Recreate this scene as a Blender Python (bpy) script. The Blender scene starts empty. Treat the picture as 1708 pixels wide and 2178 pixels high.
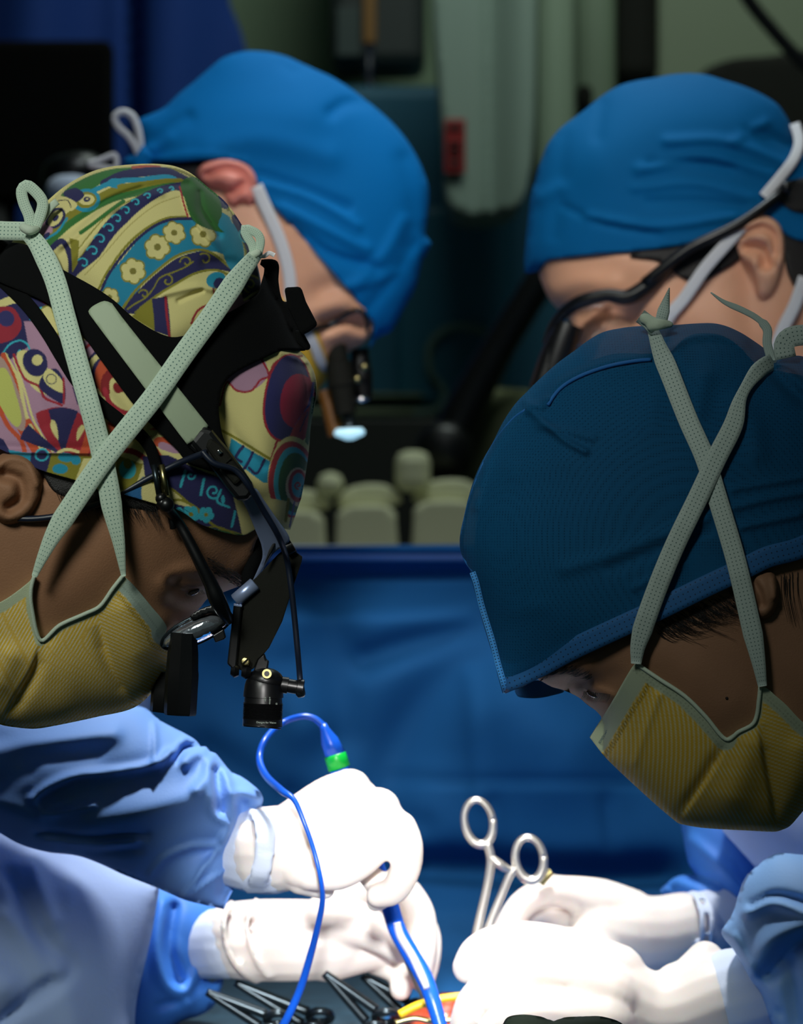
import bpy, math, random
import numpy as np
from mathutils import Vector, Matrix
from mathutils.geometry import delaunay_2d_cdt

random.seed(7)
SC = bpy.context.scene
COL = SC.collection
F, CX, CY, CZ = 7000.0, 854.0, 1089.0, 1.5      # focal length in px of the 1708x2178 frame, lens height 1.5 m

# ---------------------------------------------------------------- camera
cam_d = bpy.data.cameras.new('camera')
cam = bpy.data.objects.new('camera', cam_d); COL.objects.link(cam)
cam.location = (0, 0, CZ); cam.rotation_euler = (math.pi / 2, 0, 0)
cam_d.sensor_fit = 'VERTICAL'; cam_d.sensor_height = 36.0; cam_d.lens = F * 36.0 / 2178.0
cam_d.clip_start = 0.1; cam_d.clip_end = 60
cam_d.dof.use_dof = True; cam_d.dof.focus_distance = 1.96
cam_d.dof.aperture_fstop = cam_d.lens / 12.0
SC.camera = cam

# ---------------------------------------------------------------- world, lamps, exposure
wd = bpy.data.worlds.new('world'); SC.world = wd; wd.use_nodes = True
wd.node_tree.nodes['Background'].inputs[0].default_value = (0.50, 0.80, 0.78, 1)
wd.node_tree.nodes['Background'].inputs[1].default_value = 0.04
def area(name, loc, target, size, power, col=(1, 1, 1), spread=math.pi):
    d = bpy.data.lights.new(name, 'AREA'); d.shape = 'DISK'; d.size = size; d.energy = power; d.color = col
    d.spread = spread
    o = bpy.data.objects.new(name, d); COL.objects.link(o); o.location = loc
    o.rotation_euler = (Vector(target) - Vector(loc)).to_track_quat('-Z', 'Y').to_euler(); return o
def spot(name, loc, target, power, deg, blend, size, col=(1, 1, 1)):
    d = bpy.data.lights.new(name, 'SPOT'); d.energy = power; d.spot_size = math.radians(deg); d.spot_blend = blend
    d.shadow_soft_size = size; d.color = col
    o = bpy.data.objects.new(name, d); COL.objects.link(o); o.location = loc
    o.rotation_euler = (Vector(target) - Vector(loc)).to_track_quat('-Z', 'Y').to_euler(); return o
spot('surgical_lamp_light', (0.0, 2.06, 3.4), (0.0, 2.33, 1.22), 480, 15.0, 0.55, 0.14, (1.0, 0.975, 0.95))
spot('satellite_lamp_light', (0.0, 0.25, 1.80), (-0.01, 2.3, 1.19), 360, 7.4, 0.6, 0.06, (1.0, 0.975, 0.95))
area('ceiling_light_back', (0.1, 2.9, 2.9), (0.05, 2.9, 1.6), 0.6, 3.2, (0.86, 0.97, 1.0), 1.9)
area('front_fill_light', (-.75, .35, 2.6), (-0.2, 2.0, 1.6), 0.7, 0.86, (0.95, 1.0, 0.92), 0.40)  # added fill from the camera side, aimed at the printed cap; no ceiling fitting
area('bounce_fill_light', (0.1, 1.1, 2.75), (0.02, 2.95, 1.6), 0.5, 0.5, (1.0, 0.97, 0.94), 0.40)  # added narrow fill for the rear faces, in place of bounce from the field
area('ceiling_light_far', (0.3, 4.0, 3.3), (0.2, 5.3, 1.7), 0.8, 13.0, (0.86, 1.0, 0.92))
SC.view_settings.view_transform = 'Standard'; SC.view_settings.look = 'None'
SC.view_settings.exposure = 0.0; SC.view_settings.gamma = 1.0; SC.view_settings.use_curve_mapping = False

# ---------------------------------------------------------------- materials
def lin(c):
    if isinstance(c, str):
        c = tuple(int(c[i:i + 2], 16) / 255 for i in (0, 2, 4))
    return tuple((x / 12.92 if x <= 0.04045 else ((x + 0.055) / 1.055) ** 2.4) for x in c)
def nd(nt, typ, **kw):
    n = nt.nodes.new(typ)
    for k, v in kw.items(): setattr(n, k, v)
    return n
def mat(name, col, rough=0.6, metal=0.0, spec=0.5, bump=0.0, bscale=400.0, var=0.0, vscale=12.0, sheen=0.0,
        trans=0.0, alpha=None, attr=None, coat=0.0, sss=0.0, emit=None, estr=0.0, glass=False, weave=None):
    m = bpy.data.materials.new(name); m.use_nodes = True; nt = m.node_tree
    b = nt.nodes['Principled BSDF']; L = nt.links.new
    c = lin(col)
    b.inputs['Base Color'].default_value = (*c, 1); b.inputs['Roughness'].default_value = rough
    b.inputs['Metallic'].default_value = metal; b.inputs['Specular IOR Level'].default_value = spec
    if sheen: b.inputs['Sheen Weight'].default_value = sheen
    if coat: b.inputs['Coat Weight'].default_value = coat
    if sss:
        b.inputs['Subsurface Weight'].default_value = sss; b.inputs['Subsurface Scale'].default_value = 0.01
        b.inputs['Subsurface Radius'].default_value = (1, .35, .2)
    if glass:
        b.inputs['Transmission Weight'].default_value = 1.0; b.inputs['IOR'].default_value = 1.45
    if emit:
        b.inputs['Emission Color'].default_value = (*lin(emit), 1); b.inputs['Emission Strength'].default_value = estr
    tc = nd(nt, 'ShaderNodeTexCoord')
    src = None
    if attr:
        a = nd(nt, 'ShaderNodeAttribute', attribute_name=attr); src = a.outputs['Color']
    if var:
        n = nd(nt, 'ShaderNodeTexNoise'); n.inputs['Scale'].default_value = vscale; n.inputs['Detail'].default_value = 4
        L(tc.outputs['Object'], n.inputs['Vector'])
        r = nd(nt, 'ShaderNodeMapRange'); L(n.outputs['Fac'], r.inputs[0])
        r.inputs[1].default_value = .3; r.inputs[2].default_value = .7; r.inputs[3].default_value = 1 - var; r.inputs[4].default_value = 1 + var
        mx = nd(nt, 'ShaderNodeVectorMath', operation='SCALE')
        if src: L(src, mx.inputs[0])
        else: mx.inputs[0].default_value = c
        L(r.outputs[0], mx.inputs['Scale']); src = mx.outputs[0]
    if src: L(src, b.inputs['Base Color'])
    h = None
    if bump:
        n = nd(nt, 'ShaderNodeTexNoise'); n.inputs['Scale'].default_value = bscale; n.inputs['Detail'].default_value = 3
        L(tc.outputs['Object'], n.inputs['Vector']); h = n.outputs['Fac']
    if weave:
        w1 = nd(nt, 'ShaderNodeTexVoronoi'); w1.inputs['Scale'].default_value = weave; w1.inputs['Randomness'].default_value = .15
        L(tc.outputs['Object'], w1.inputs['Vector']); h = w1.outputs['Distance']
        # fine woven dots in the cloth itself
        r = nd(nt, 'ShaderNodeMapRange'); L(w1.outputs['Distance'], r.inputs[0]); r.inputs[1].default_value = .1; r.inputs[2].default_value = .5
        r.inputs[3].default_value = .62; r.inputs[4].default_value = 1.2
        mx = nd(nt, 'ShaderNodeVectorMath', operation='SCALE')
        if src: L(src, mx.inputs[0])
        else: mx.inputs[0].default_value = c
        L(r.outputs[0], mx.inputs['Scale']); L(mx.outputs[0], b.inputs['Base Color']); bump = bump or .15
    if h:
        bp = nd(nt, 'ShaderNodeBump'); bp.inputs['Strength'].default_value = bump; bp.inputs['Distance'].default_value = 0.0006
        L(h, bp.inputs['Height']); L(bp.outputs[0], b.inputs['Normal'])
    out = nt.nodes['Material Output']
    sh = b.outputs[0]
    if trans:
        t = nd(nt, 'ShaderNodeBsdfTranslucent'); t.inputs[0].default_value = (*c, 1)
        mxs = nd(nt, 'ShaderNodeMixShader'); mxs.inputs[0].default_value = trans
        L(sh, mxs.inputs[1]); L(t.outputs[0], mxs.inputs[2]); sh = mxs.outputs[0]
    if alpha is not None:
        t = nd(nt, 'ShaderNodeBsdfTransparent')
        mxs = nd(nt, 'ShaderNodeMixShader'); mxs.inputs[0].default_value = alpha
        L(t.outputs[0], mxs.inputs[1]); L(sh, mxs.inputs[2]); sh = mxs.outputs[0]
    L(sh, out.inputs[0])
    return m

def holes_mat(name, col, hole, du=5.0, dv=1.0, rr=0.16):
    """perforated tape: rows of pin holes from the UV (u across 0..1, v in tape widths)"""
    m = mat(name, col, .75, bump=.1)
    nt = m.node_tree; L = nt.links.new; b = nt.nodes['Principled BSDF']
    uv = nd(nt, 'ShaderNodeUVMap'); sp = nd(nt, 'ShaderNodeSeparateXYZ'); L(uv.outputs[0], sp.inputs[0])
    def M(op, a, bb=None):
        n = nd(nt, 'ShaderNodeMath', operation=op)
        for i, v in enumerate((a, bb)):
            if v is None: continue
            if isinstance(v, (int, float)): n.inputs[i].default_value = v
            else: L(v, n.inputs[i])
        return n.outputs[0]
    u = M('MULTIPLY', sp.outputs[0], du); v = M('MULTIPLY', sp.outputs[1], du)
    fu = M('SUBTRACT', M('FRACT', u), .5); fv = M('SUBTRACT', M('FRACT', v), .5)
    d = M('SQRT', M('ADD', M('MULTIPLY', fu, fu), M('MULTIPLY', fv, fv)))
    inside = M('LESS_THAN', d, rr)
    edge = M('LESS_THAN', M('ABSOLUTE', M('SUBTRACT', sp.outputs[0], .5)), .40)
    f = M('MULTIPLY', inside, edge)
    mx = nd(nt, 'ShaderNodeMix', data_type='RGBA'); L(f, mx.inputs[0])
    mx.inputs[6].default_value = (*lin(col), 1); mx.inputs[7].default_value = (*lin(hole), 1)
    L(mx.outputs[2], b.inputs['Base Color'])
    return m

# ---------------------------------------------------------------- objects
def new_obj(name, me, m=None, parent=None, label=None, smooth=True):
    o = bpy.data.objects.new(name, me); COL.objects.link(o)
    if m is not None:
        for mm in (m if isinstance(m, (list, tuple)) else [m]): me.materials.append(mm)
    if smooth and len(me.polygons): me.shade_smooth()
    if parent is not None:
        o.parent = parent
        if parent.type == 'EMPTY': o.location = -parent.location
    if label: o['label'] = label
    return o
def thing(name, label, cat, loc, group=None):
    o = bpy.data.objects.new(name, None); COL.objects.link(o); o.location = loc; o.empty_display_size = .05
    o['label'] = label; o['category'] = cat
    if group: o['group'] = group
    return o
def tag(o, label, cat, group=None, kind=None):
    if label: o['label'] = label
    if cat: o['category'] = cat
    if group: o['group'] = group
    if kind: o['kind'] = kind
    return o
def mesh(name, v, f):
    me = bpy.data.meshes.new(name); me.from_pydata([tuple(map(float, p)) for p in v], [], f); me.update(); return me
def W(px, py, Y): return Vector(((px - CX) / F * Y, Y, CZ - (py - CY) / F * Y))

# ---------------------------------------------------------------- outlines
def spl(pts, step=6.0, closed=True):
    """centripetal-ish Catmull-Rom through the points; a 3-tuple (x, y, 1) marks a sharp corner"""
    P = [np.array(p[:2], float) for p in pts]; S = [len(p) > 2 and p[2] == 1 for p in pts]; n = len(P); out = []
    for i in range(n if closed else n - 1):
        p1, p2 = P[i], P[(i + 1) % n]
        p0 = P[(i - 1) % n] if (closed or i > 0) else p1
        p3 = P[(i + 2) % n] if (closed or i + 2 < n) else p2
        L = np.linalg.norm(p2 - p1); k = max(1, int(round(L / step)))
        l0 = max(np.linalg.norm(p1 - p0), 1e-6); l2 = max(np.linalg.norm(p3 - p2), 1e-6)
        m1 = (p2 - p0) * (L / (L + l0)) if not S[i] else (p2 - p1)
        m2 = (p3 - p1) * (L / (L + l2)) if not S[(i + 1) % n] else (p2 - p1)
        for j in range(k):
            t = j / k; t2, t3 = t * t, t * t * t
            out.append((2 * t3 - 3 * t2 + 1) * p1 + (t3 - 2 * t2 + t) * m1 + (-2 * t3 + 3 * t2) * p2 + (t3 - t2) * m2)
    if not closed: out.append(P[-1])
    return np.array(out)
def inside(Q, poly):
    x, y = Q[:, 0], Q[:, 1]; r = np.zeros(len(Q), bool); n = len(poly)
    for i in range(n):
        x1, y1 = poly[i]; x2, y2 = poly[(i + 1) % n]
        if y1 == y2: continue
        c = (y1 > y) != (y2 > y)
        r ^= c & (x < (x2 - x1) * (y - y1) / (y2 - y1) + x1)
    return r
def dist(Q, poly, closed=True):
    d = np.full(len(Q), 1e18); n = len(poly)
    for i in range(n if closed else n - 1):
        a = poly[i]; b = poly[(i + 1) % n]; ab = b - a; L = max((ab ** 2).sum(), 1e-9)
        t = np.clip(((Q - a) @ ab) / L, 0, 1)
        e = Q - a - t[:, None] * ab; d = np.minimum(d, (e ** 2).sum(1))
    return np.sqrt(d)

class Field:
    """inflated half thickness inside an outline (Poisson inflation, like a balloon between two equal outlines)"""
    def __init__(s, outline, T, p=0.5, step=6.0, flat=None):
        s.poly = spl(outline, 12.0) if not isinstance(outline, np.ndarray) else outline
        s.T, s.p = T, p
        lo = s.poly.min(0) - 4 * step; hi = s.poly.max(0) + 4 * step
        s.lo, s.h = lo, step
        nx, ny = int((hi[0] - lo[0]) / step) + 2, int((hi[1] - lo[1]) / step) + 2
        X, Y = np.meshgrid(lo[0] + np.arange(nx) * step, lo[1] + np.arange(ny) * step)
        Q = np.stack([X.ravel(), Y.ravel()], 1)
        I = inside(Q, s.poly).reshape(ny, nx)
        u = np.zeros((ny, nx)); w = 1.93
        par = (np.add.outer(np.arange(ny), np.arange(nx)) % 2)
        for it in range(260):
            for c in (0, 1):
                r = np.zeros_like(u)
                r[1:-1, 1:-1] = (u[:-2, 1:-1] + u[2:, 1:-1] + u[1:-1, :-2] + u[1:-1, 2:] + 1.0) / 4 - u[1:-1, 1:-1]
                mk = I & (par == c); u[mk] += w * r[mk]
        s.I = I
        u = np.maximum(u, 0)
        s.umax = u.max()
        D = dist(Q, s.poly).reshape(ny, nx)
        ok = I & (D > 1.3 * step)
        q = np.where(ok, u / np.maximum(D, 1e-6), 0.0); wt = ok.astype(float)
        for _ in range(6):
            qs = q.copy(); ws = wt.copy()
            for dy, dx in ((0, 1), (0, -1), (1, 0), (-1, 0)):
                qs += np.roll(np.roll(q, dy, 0), dx, 1) * 1; ws += np.roll(np.roll(wt, dy, 0), dx, 1)
            nq = np.where(ws > 0, qs / np.maximum(ws, 1), 0); new = (wt == 0) & (ws > 0)
            q = np.where(new, nq, q); wt = np.where(new, 1.0, wt)
        s.u, s.q = u, q
    def _bl(s, A, Q):
        g = (Q - s.lo) / s.h; ny, nx = A.shape
        i = np.clip(g[:, 0].astype(int), 0, nx - 2); j = np.clip(g[:, 1].astype(int), 0, ny - 2)
        fx = np.clip(g[:, 0] - i, 0, 1); fy = np.clip(g[:, 1] - j, 0, 1)
        return (A[j, i] * (1 - fx) + A[j, i + 1] * fx) * (1 - fy) + (A[j + 1, i] * (1 - fx) + A[j + 1, i + 1] * fx) * fy
    def __call__(s, Q):
        Q = np.atleast_2d(np.asarray(Q, float))[:, :2]
        ins = inside(Q, s.poly); d = dist(Q, s.poly)
        a = s._bl(s.u, Q); b = s._bl(s.q, Q) * d
        k = np.clip(d / s.h - 1.5, 0, 1); u = a * k + b * (1 - k)
        u = np.where(ins, np.maximum(u, 0), 0)
        return s.T * (u / s.umax) ** s.p

def strokes(Q, L):
    """sum of raised (h>0) or sunk (h<0) soft ridges: (points, half width px, height m [, 'edge' px])"""
    Q = np.asarray(Q, float); r = np.zeros(len(Q))
    for st in L:
        pts, w, h = st[0], st[1], st[2]
        P = spl(pts, 14.0, False) if len(pts) > 2 else np.array(pts, float)
        bb = (Q[:, 0] > P[:, 0].min() - 3 * w) & (Q[:, 0] < P[:, 0].max() + 3 * w) & (Q[:, 1] > P[:, 1].min() - 3 * w) & (Q[:, 1] < P[:, 1].max() + 3 * w)
        if not bb.any(): continue
        d = dist(Q[bb], P, False)
        if len(st) > 3:                              # one-sided fold: steep on one side
            q = Q[bb]; best = np.full(len(q), 1e18); cr = np.zeros(len(q)); tp = np.zeros(len(q)); ns = len(P) - 1
            for k in range(ns):
                ab = P[k + 1] - P[k]; L2 = max((ab ** 2).sum(), 1e-9); tt = np.clip(((q - P[k]) @ ab) / L2, 0, 1)
                e = q - P[k] - tt[:, None] * ab; dd = (e ** 2).sum(1); m_ = dd < best
                best = np.where(m_, dd, best); cr = np.where(m_, (ab[0] * e[:, 1] - ab[1] * e[:, 0]) / math.sqrt(L2), cr); tp = np.where(m_, (k + tt) / ns, tp)
            sd = np.clip(cr * st[3] / (w * .3), -1, 1) * .5 + .5
            ww = w * (1 - .62 * sd); r[bb] += h * np.exp(-(d / ww) ** 2) * np.clip(4 * np.minimum(tp, 1 - tp), 0, 1)
        else: r[bb] += h * np.exp(-(d / w) ** 2)
    return r

def solid(name, outline, Y0, tf, m, parent=None, step=8.0, back=None, disp=None, color=None, uv=None, label=None, wall=True, ostep=None, yf=None):
    """closed body whose outline is traced at distance Y0: front at Y0-tf, back mirrored (or `back` metres behind)"""
    poly = spl(outline, ostep or step)
    lo, hi = poly.min(0), poly.max(0); ys = np.arange(lo[1], hi[1], step * .866)
    G = [np.stack([np.arange(lo[0] + (step / 2 if k % 2 else 0), hi[0], step), np.full(len(np.arange(lo[0] + (step / 2 if k % 2 else 0), hi[0], step)), y)], 1) for k, y in enumerate(ys)]
    G = np.concatenate([g for g in G if len(g)]); G = G + np.random.RandomState(1).uniform(-.02, .02, G.shape) * step
    G = G[inside(G, poly)]; G = G[dist(G, poly) > .45 * step]
    nb = len(poly)
    V = [Vector(p) for p in poly] + [Vector(p) for p in G]
    v, e, f, ov, oe, of = delaunay_2d_cdt(V, [], [list(range(nb))], 1, 1e-5)
    Q = np.array([tuple(p) for p in v]); n = len(Q)
    t = np.asarray(tf(Q), float)
    if disp is not None: t = t + disp(Q)
    yb = Y0 if yf is None else yf(Q)
    yF = yb - t
    Xf = (Q[:, 0] - CX) / F * yF; Zf = CZ - (Q[:, 1] - CY) / F * yF
    tb = np.asarray(tf(Q), float) if back is None else np.full(n, float(back))
    if back is None: Xb = (Q[:, 0] - CX) / F * yb; Zb = CZ - (Q[:, 1] - CY) / F * yb; yB = yb + tb
    else: yB = yF + tb; Xb = (Q[:, 0] - CX) / F * yF; Zb = CZ - (Q[:, 1] - CY) / F * yF
    VV = np.concatenate([np.stack([Xf, yF + 0 * Xf, Zf], 1), np.stack([Xb, yB + 0 * Xb, Zb], 1)])
    FF = []
    cnt = {}
    for fc in f:
        a = 0
        for i in range(len(fc)): p, q = Q[fc[i]], Q[fc[(i + 1) % len(fc)]]; a += p[0] * q[1] - q[0] * p[1]
        fc = list(fc) if a > 0 else list(fc)[::-1]
        FF.append(fc); FF.append([i + n for i in fc[::-1]])
        for i in range(len(fc)):
            k = (fc[i], fc[(i + 1) % len(fc)]); cnt[k] = 1
    for (a, b) in list(cnt):
        if (b, a) not in cnt: FF.append([b, a, a + n, b + n])
    me = mesh(name, VV, FF)
    if color is not None:
        C = sum(color(Q + np.array(j) * step * .5) for j in ((-.5, -.25), (.5, .25), (-.25, .5), (.25, -.5), (0, 0))) / 5; C = np.concatenate([C, C]); at = me.color_attributes.new('print', 'FLOAT_COLOR', 'POINT')
        at.data.foreach_set('color', np.concatenate([C, np.ones((2 * n, 1))], 1).astype(np.float32).ravel())
    if uv is not None:
        U = uv(Q); U = np.concatenate([U, U]); l = me.uv_layers.new(name='UVMap')
        idx = np.zeros(len(me.loops), int); me.loops.foreach_get('vertex_index', idx)
        l.data.foreach_set('uv', U[idx].astype(np.float32).ravel())
    return new_obj(name, me, m, parent, label)

def taut(pts, yf, off=0.001, pull=True):
    """points [(px,py)] -> distances: surface distance minus off; where the tape bridges hollows it runs straight"""
    P = spl(pts, 10.0, False); y = yf(P) - off
    if pull:
        s = np.concatenate([[0], np.cumsum(np.linalg.norm(np.diff(P, axis=0), axis=1))])
        hull = [0]
        for i in range(1, len(P)):
            while len(hull) > 1:
                a, b = hull[-2], hull[-1]
                if y[b] >= y[a] + (y[i] - y[a]) * (s[b] - s[a]) / (s[i] - s[a]): hull.pop()
                else: break
            hull.append(i)
        y = np.interp(s, s[hull], y[hull])
    return P, y
def ribbon(name, pts, width, yv, m, parent=None, th=0.0007, label=None, wf=None, tilt=0.0):
    """flat tape lying across the view; pts (n,2) with distances yv"""
    P = np.asarray(pts, float); n = len(P)
    T = np.gradient(P, axis=0); T /= np.maximum(np.linalg.norm(T, axis=1)[:, None], 1e-9); N = np.stack([-T[:, 1], T[:, 0]], 1)
    s = np.concatenate([[0], np.cumsum(np.linalg.norm(np.diff(P, axis=0), axis=1))])
    w = np.full(n, float(width)) if wf is None else np.array([wf(x / s[-1]) for x in s]) * width
    V, UV, FF = [], [], []; K = 5
    yv = np.broadcast_to(np.asarray(yv, float), (n,))
    for i in range(n):
        for k in range(K):
            a = (k / (K - 1) - .5); q = P[i] + N[i] * w[i] * a
            V.append(W(q[0], q[1], yv[i] + tilt * a + abs(a) * .0006)); UV.append((k / (K - 1), s[i] / width))
    m0 = len(V); V += [Vector((v.x, v.y + th, v.z)) for v in V]; UV += UV
    for i in range(n - 1):
        for k in range(K - 1):
            a = i * K + k; FF.append([a, a + 1, a + K + 1, a + K]); FF.append([a + m0, a + K + m0, a + K + 1 + m0, a + 1 + m0])
        a = i * K; FF.append([a, a + K, a + K + m0, a + m0]); a += K - 1; FF.append([a, a + m0, a + K + m0, a + K])
    for a0 in (0, (n - 1) * K):
        for k in range(K - 1): FF.append([a0 + k, a0 + k + m0, a0 + k + 1 + m0, a0 + k + 1])
    me = mesh(name, V, FF); l = me.uv_layers.new(name='UVMap')
    for lp in me.loops: l.data[lp.index].uv = UV[lp.vertex_index]
    return new_obj(name, me, m, parent, label)
def sweep(P, R, n=12, caps=True):
    """tube through world points P with radii R (list of (V,F))"""
    P = [Vector(p) for p in P]; R = [R] * len(P) if isinstance(R, (int, float)) else list(R)
    V, FF = [], []; up = None
    for i, p in enumerate(P):
        t = (P[min(i + 1, len(P) - 1)] - P[max(i - 1, 0)]).normalized()
        if up is None: up = t.cross(Vector((0, 1, 0.013)));  up = up.normalized() if up.length > 1e-3 else Vector((1, 0, 0))
        up = (up - t * up.dot(t)).normalized(); bi = t.cross(up)
        for k in range(n):
            a = 2 * math.pi * k / n; V.append(p + (up * math.cos(a) + bi * math.sin(a)) * R[i])
    for i in range(len(P) - 1):
        for k in range(n): FF.append([i * n + k, i * n + (k + 1) % n, (i + 1) * n + (k + 1) % n, (i + 1) * n + k])
    if caps: FF.append(list(range(n))[::-1]); FF.append([(len(P) - 1) * n + k for k in range(n)])
    return V, FF
def s3(pts, sub=6):
    """smooth 3-D path through (px,py,Y[,r])"""
    A = np.array(pts, float); n = len(A); out = []
    for i in range(n - 1):
        p0, p1, p2, p3 = A[max(i - 1, 0)], A[i], A[i + 1], A[min(i + 2, n - 1)]
        for j in range(sub):
            t = j / sub
            out.append(.5 * ((2 * p1) + (p2 - p0) * t + (2 * p0 - 5 * p1 + 4 * p2 - p3) * t * t + (3 * p1 - p0 - 3 * p2 + p3) * t ** 3))
    out.append(A[-1]); return np.array(out)
def tube(name, pts, r, m, parent=None, n=12, sub=6, label=None, join=None):
    """pts (px,py,Y[,r px]); r in px at that distance unless given per point"""
    A = s3(pts, sub); P = [W(a[0], a[1], a[2]) for a in A]
    R = [(a[3] if len(a) > 3 else r) * a[2] / F for a in A]
    V, FF = sweep(P, R, n)
    if join is not None: join.append((V, FF)); return None
    return new_obj(name, mesh(name, V, FF), m, parent, label)
def joined(name, L, m, parent=None, label=None, smooth=True):
    V, FF = [], []
    for v, f in L:
        o = len(V); V += list(v); FF += [[i + o for i in g] for g in f]
    return new_obj(name, mesh(name, V, FF), m, parent, label, smooth)
def lathe(A, B, prof, n=28, cap=True):
    """turned body from world A to B, prof [(s 0..1, r m)]"""
    A, B = Vector(A), Vector(B); t = (B - A).normalized(); u = t.cross(Vector((0.1, 1, 0.2))).normalized(); w = t.cross(u)
    V, FF = [], []
    for s, r in prof:
        for k in range(n):
            a = 2 * math.pi * k / n; V.append(A + (B - A) * s + (u * math.cos(a) + w * math.sin(a)) * max(r, 1e-5))
    for i in range(len(prof) - 1):
        for k in range(n): FF.append([i * n + k, i * n + (k + 1) % n, (i + 1) * n + (k + 1) % n, (i + 1) * n + k])
    if cap: FF.append(list(range(n))[::-1]); FF.append([(len(prof) - 1) * n + k for k in range(n)])
    return V, FF
def edge_split(o, deg=35):
    md = o.modifiers.new('edges', 'EDGE_SPLIT'); md.split_angle = math.radians(deg); return o
def bevel(o, w=0.001, seg=2):
    md = o.modifiers.new('bevel', 'BEVEL'); md.width = w; md.segments = seg; md.limit_method = 'ANGLE'; md.angle_limit = math.radians(40); return o
def prism(name, poly, Y, th, m, parent=None, bev=0.0006, label=None, yb=None, smooth=False):
    """plate: polygon in px at distance Y (or per-point Y in a 3-tuple), th metres deep"""
    V = [W(p[0], p[1], (p[2] if len(p) > 2 else Y)) for p in poly]; n = len(V)
    V2 = [Vector((v.x, v.y + th, v.z)) for v in V]
    a = sum(poly[i][0] * poly[(i + 1) % n][1] - poly[(i + 1) % n][0] * poly[i][1] for i in range(n))
    f0 = list(range(n)) if a > 0 else list(range(n))[::-1]
    FF = [f0, [i + n for i in f0[::-1]]] + [[f0[(i + 1) % n], f0[i], f0[i] + n, f0[(i + 1) % n] + n] for i in range(n)]
    o = new_obj(name, mesh(name, V + V2, FF), m, parent, label, smooth)
    if bev: bevel(o, bev)
    return o
def box(name, lo, hi, m, parent=None, bev=0.002, label=None):
    x0, y0, z0 = lo; x1, y1, z1 = hi
    V = [(x0, y0, z0), (x1, y0, z0), (x1, y1, z0), (x0, y1, z0), (x0, y0, z1), (x1, y0, z1), (x1, y1, z1), (x0, y1, z1)]
    FF = [[0, 3, 2, 1], [4, 5, 6, 7], [0, 1, 5, 4], [1, 2, 6, 5], [2, 3, 7, 6], [3, 0, 4, 7]]
    o = new_obj(name, mesh(name, V, FF), m, parent, label, False)
    if bev: bevel(o, bev)
    return o
def flesh(name, chains, m, parent=None, vox=0.0022, smooth=6, label=None, pre=None):
    """one continuous skin grown over tapered limb chains: chain = [(px,py,Y,r px)...], radii px at that distance"""
    V, FF = [], []
    for ch in chains:
        A = s3(ch, 4) if len(ch) > 1 else np.array(ch, float)
        P = [W(a[0], a[1], a[2]) for a in A]; R = [a[3] * a[2] / F for a in A]
        if len(P) > 1:
            # rounded ends
            t0 = (P[0] - P[1]).normalized(); t1 = (P[-1] - P[-2]).normalized()
            PP, RR = [], []
            for s in (0.98, .86, .6, .3): PP.append(P[0] + t0 * R[0] * s); RR.append(R[0] * math.sqrt(1 - s * s))
            PP += P; RR += R
            for s in (.3, .6, .86, .98): PP.append(P[-1] + t1 * R[-1] * s); RR.append(R[-1] * math.sqrt(1 - s * s))
            v, f = sweep(PP, RR, 16)
        else:
            c, r = P[0], R[0]; v, f = lathe(c - Vector((0, 0, r)), c + Vector((0, 0, r)), [((1 - math.cos(a)) / 2, r * math.sin(a)) for a in np.linspace(.1, 3.04, 12)], 16)
        o = len(V); V += v; FF += [[i + o for i in g] for g in f]
    o = new_obj(name, mesh(name, V, FF), m, parent, label)
    md = o.modifiers.new('skin', 'REMESH'); md.mode = 'VOXEL'; md.voxel_size = vox; md.use_smooth_shade = True
    if smooth:
        md = o.modifiers.new('smooth', 'SMOOTH'); md.factor = .5; md.iterations = smooth
    return o
def hairs(name, L, r, m, parent=None, label=None):
    """fine hairs: each (pts (px,py), Y)"""
    J = []
    for pts, y in L:
        A = s3([(p[0], p[1], y) for p in pts], 3); P = [W(a[0], a[1], a[2]) for a in A]; n = len(P)
        J.append(sweep(P, [r * (1 - .8 * i / (n - 1)) for i in range(n)], 4))
    return joined(name, J, m, parent, label)
def text_mesh(name, s, size, m, parent, origin, xdir, updir, label=None, shear=0.0):
    cu = bpy.data.curves.new(name, 'FONT'); cu.body = s; cu.size = size; cu.extrude = 0.00004; cu.shear = shear
    tmp = bpy.data.objects.new('tmp_text', cu); COL.objects.link(tmp)
    dg = bpy.context.evaluated_depsgraph_get(); me = bpy.data.meshes.new_from_object(tmp.evaluated_get(dg))
    bpy.data.objects.remove(tmp); x = Vector(xdir).normalized(); u = Vector(updir).normalized(); z = x.cross(u)
    for v in me.vertices: c = v.co.copy(); v.co = Vector(origin) + x * c.x + u * c.y + z * c.z
    return new_obj(name, me, m, parent, label, False)
# ================================================================ materials of the place
M = {}
M['skin_dark'] = mat('skin_brown', '8e674c', .62, spec=.22, bump=.35, bscale=900, var=.10, vscale=22)
M['skin_dark2'] = mat('skin_olive_brown', '8c6850', .6, spec=.25, bump=.35, bscale=900, var=.10, vscale=22)
M['skin_light'] = mat('skin_light', 'e8ae8c', .5, bump=.25, bscale=900, var=.08, vscale=18, sss=.12)
M['skin_pink'] = mat('skin_pink', 'f09484', .5, bump=.2, bscale=900, var=.08, vscale=18, sss=.12)
M['hair'] = mat('hair', '0b0807', .55, bump=.6, bscale=1500)
M['hair_brown'] = mat('hair_brown', '0e0a07', .55, bump=.6, bscale=1500)
M['print'] = mat('printed_cotton', 'ffffff', .85, bump=.35, bscale=1800, attr='print', sheen=.1)
M['mask'] = mat('striped_mask_cloth', 'ffffff', .8, bump=.3, bscale=1500, attr='print')
M['binding'] = mat('mask_binding', 'b9c8b4', .8, bump=.4, bscale=1600)
M['tape'] = holes_mat('perforated_tape', 'b9cdb9', '3f6a62')
M['tape2'] = holes_mat('perforated_tape_grey', 'adbdb6', '42605c')
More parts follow.
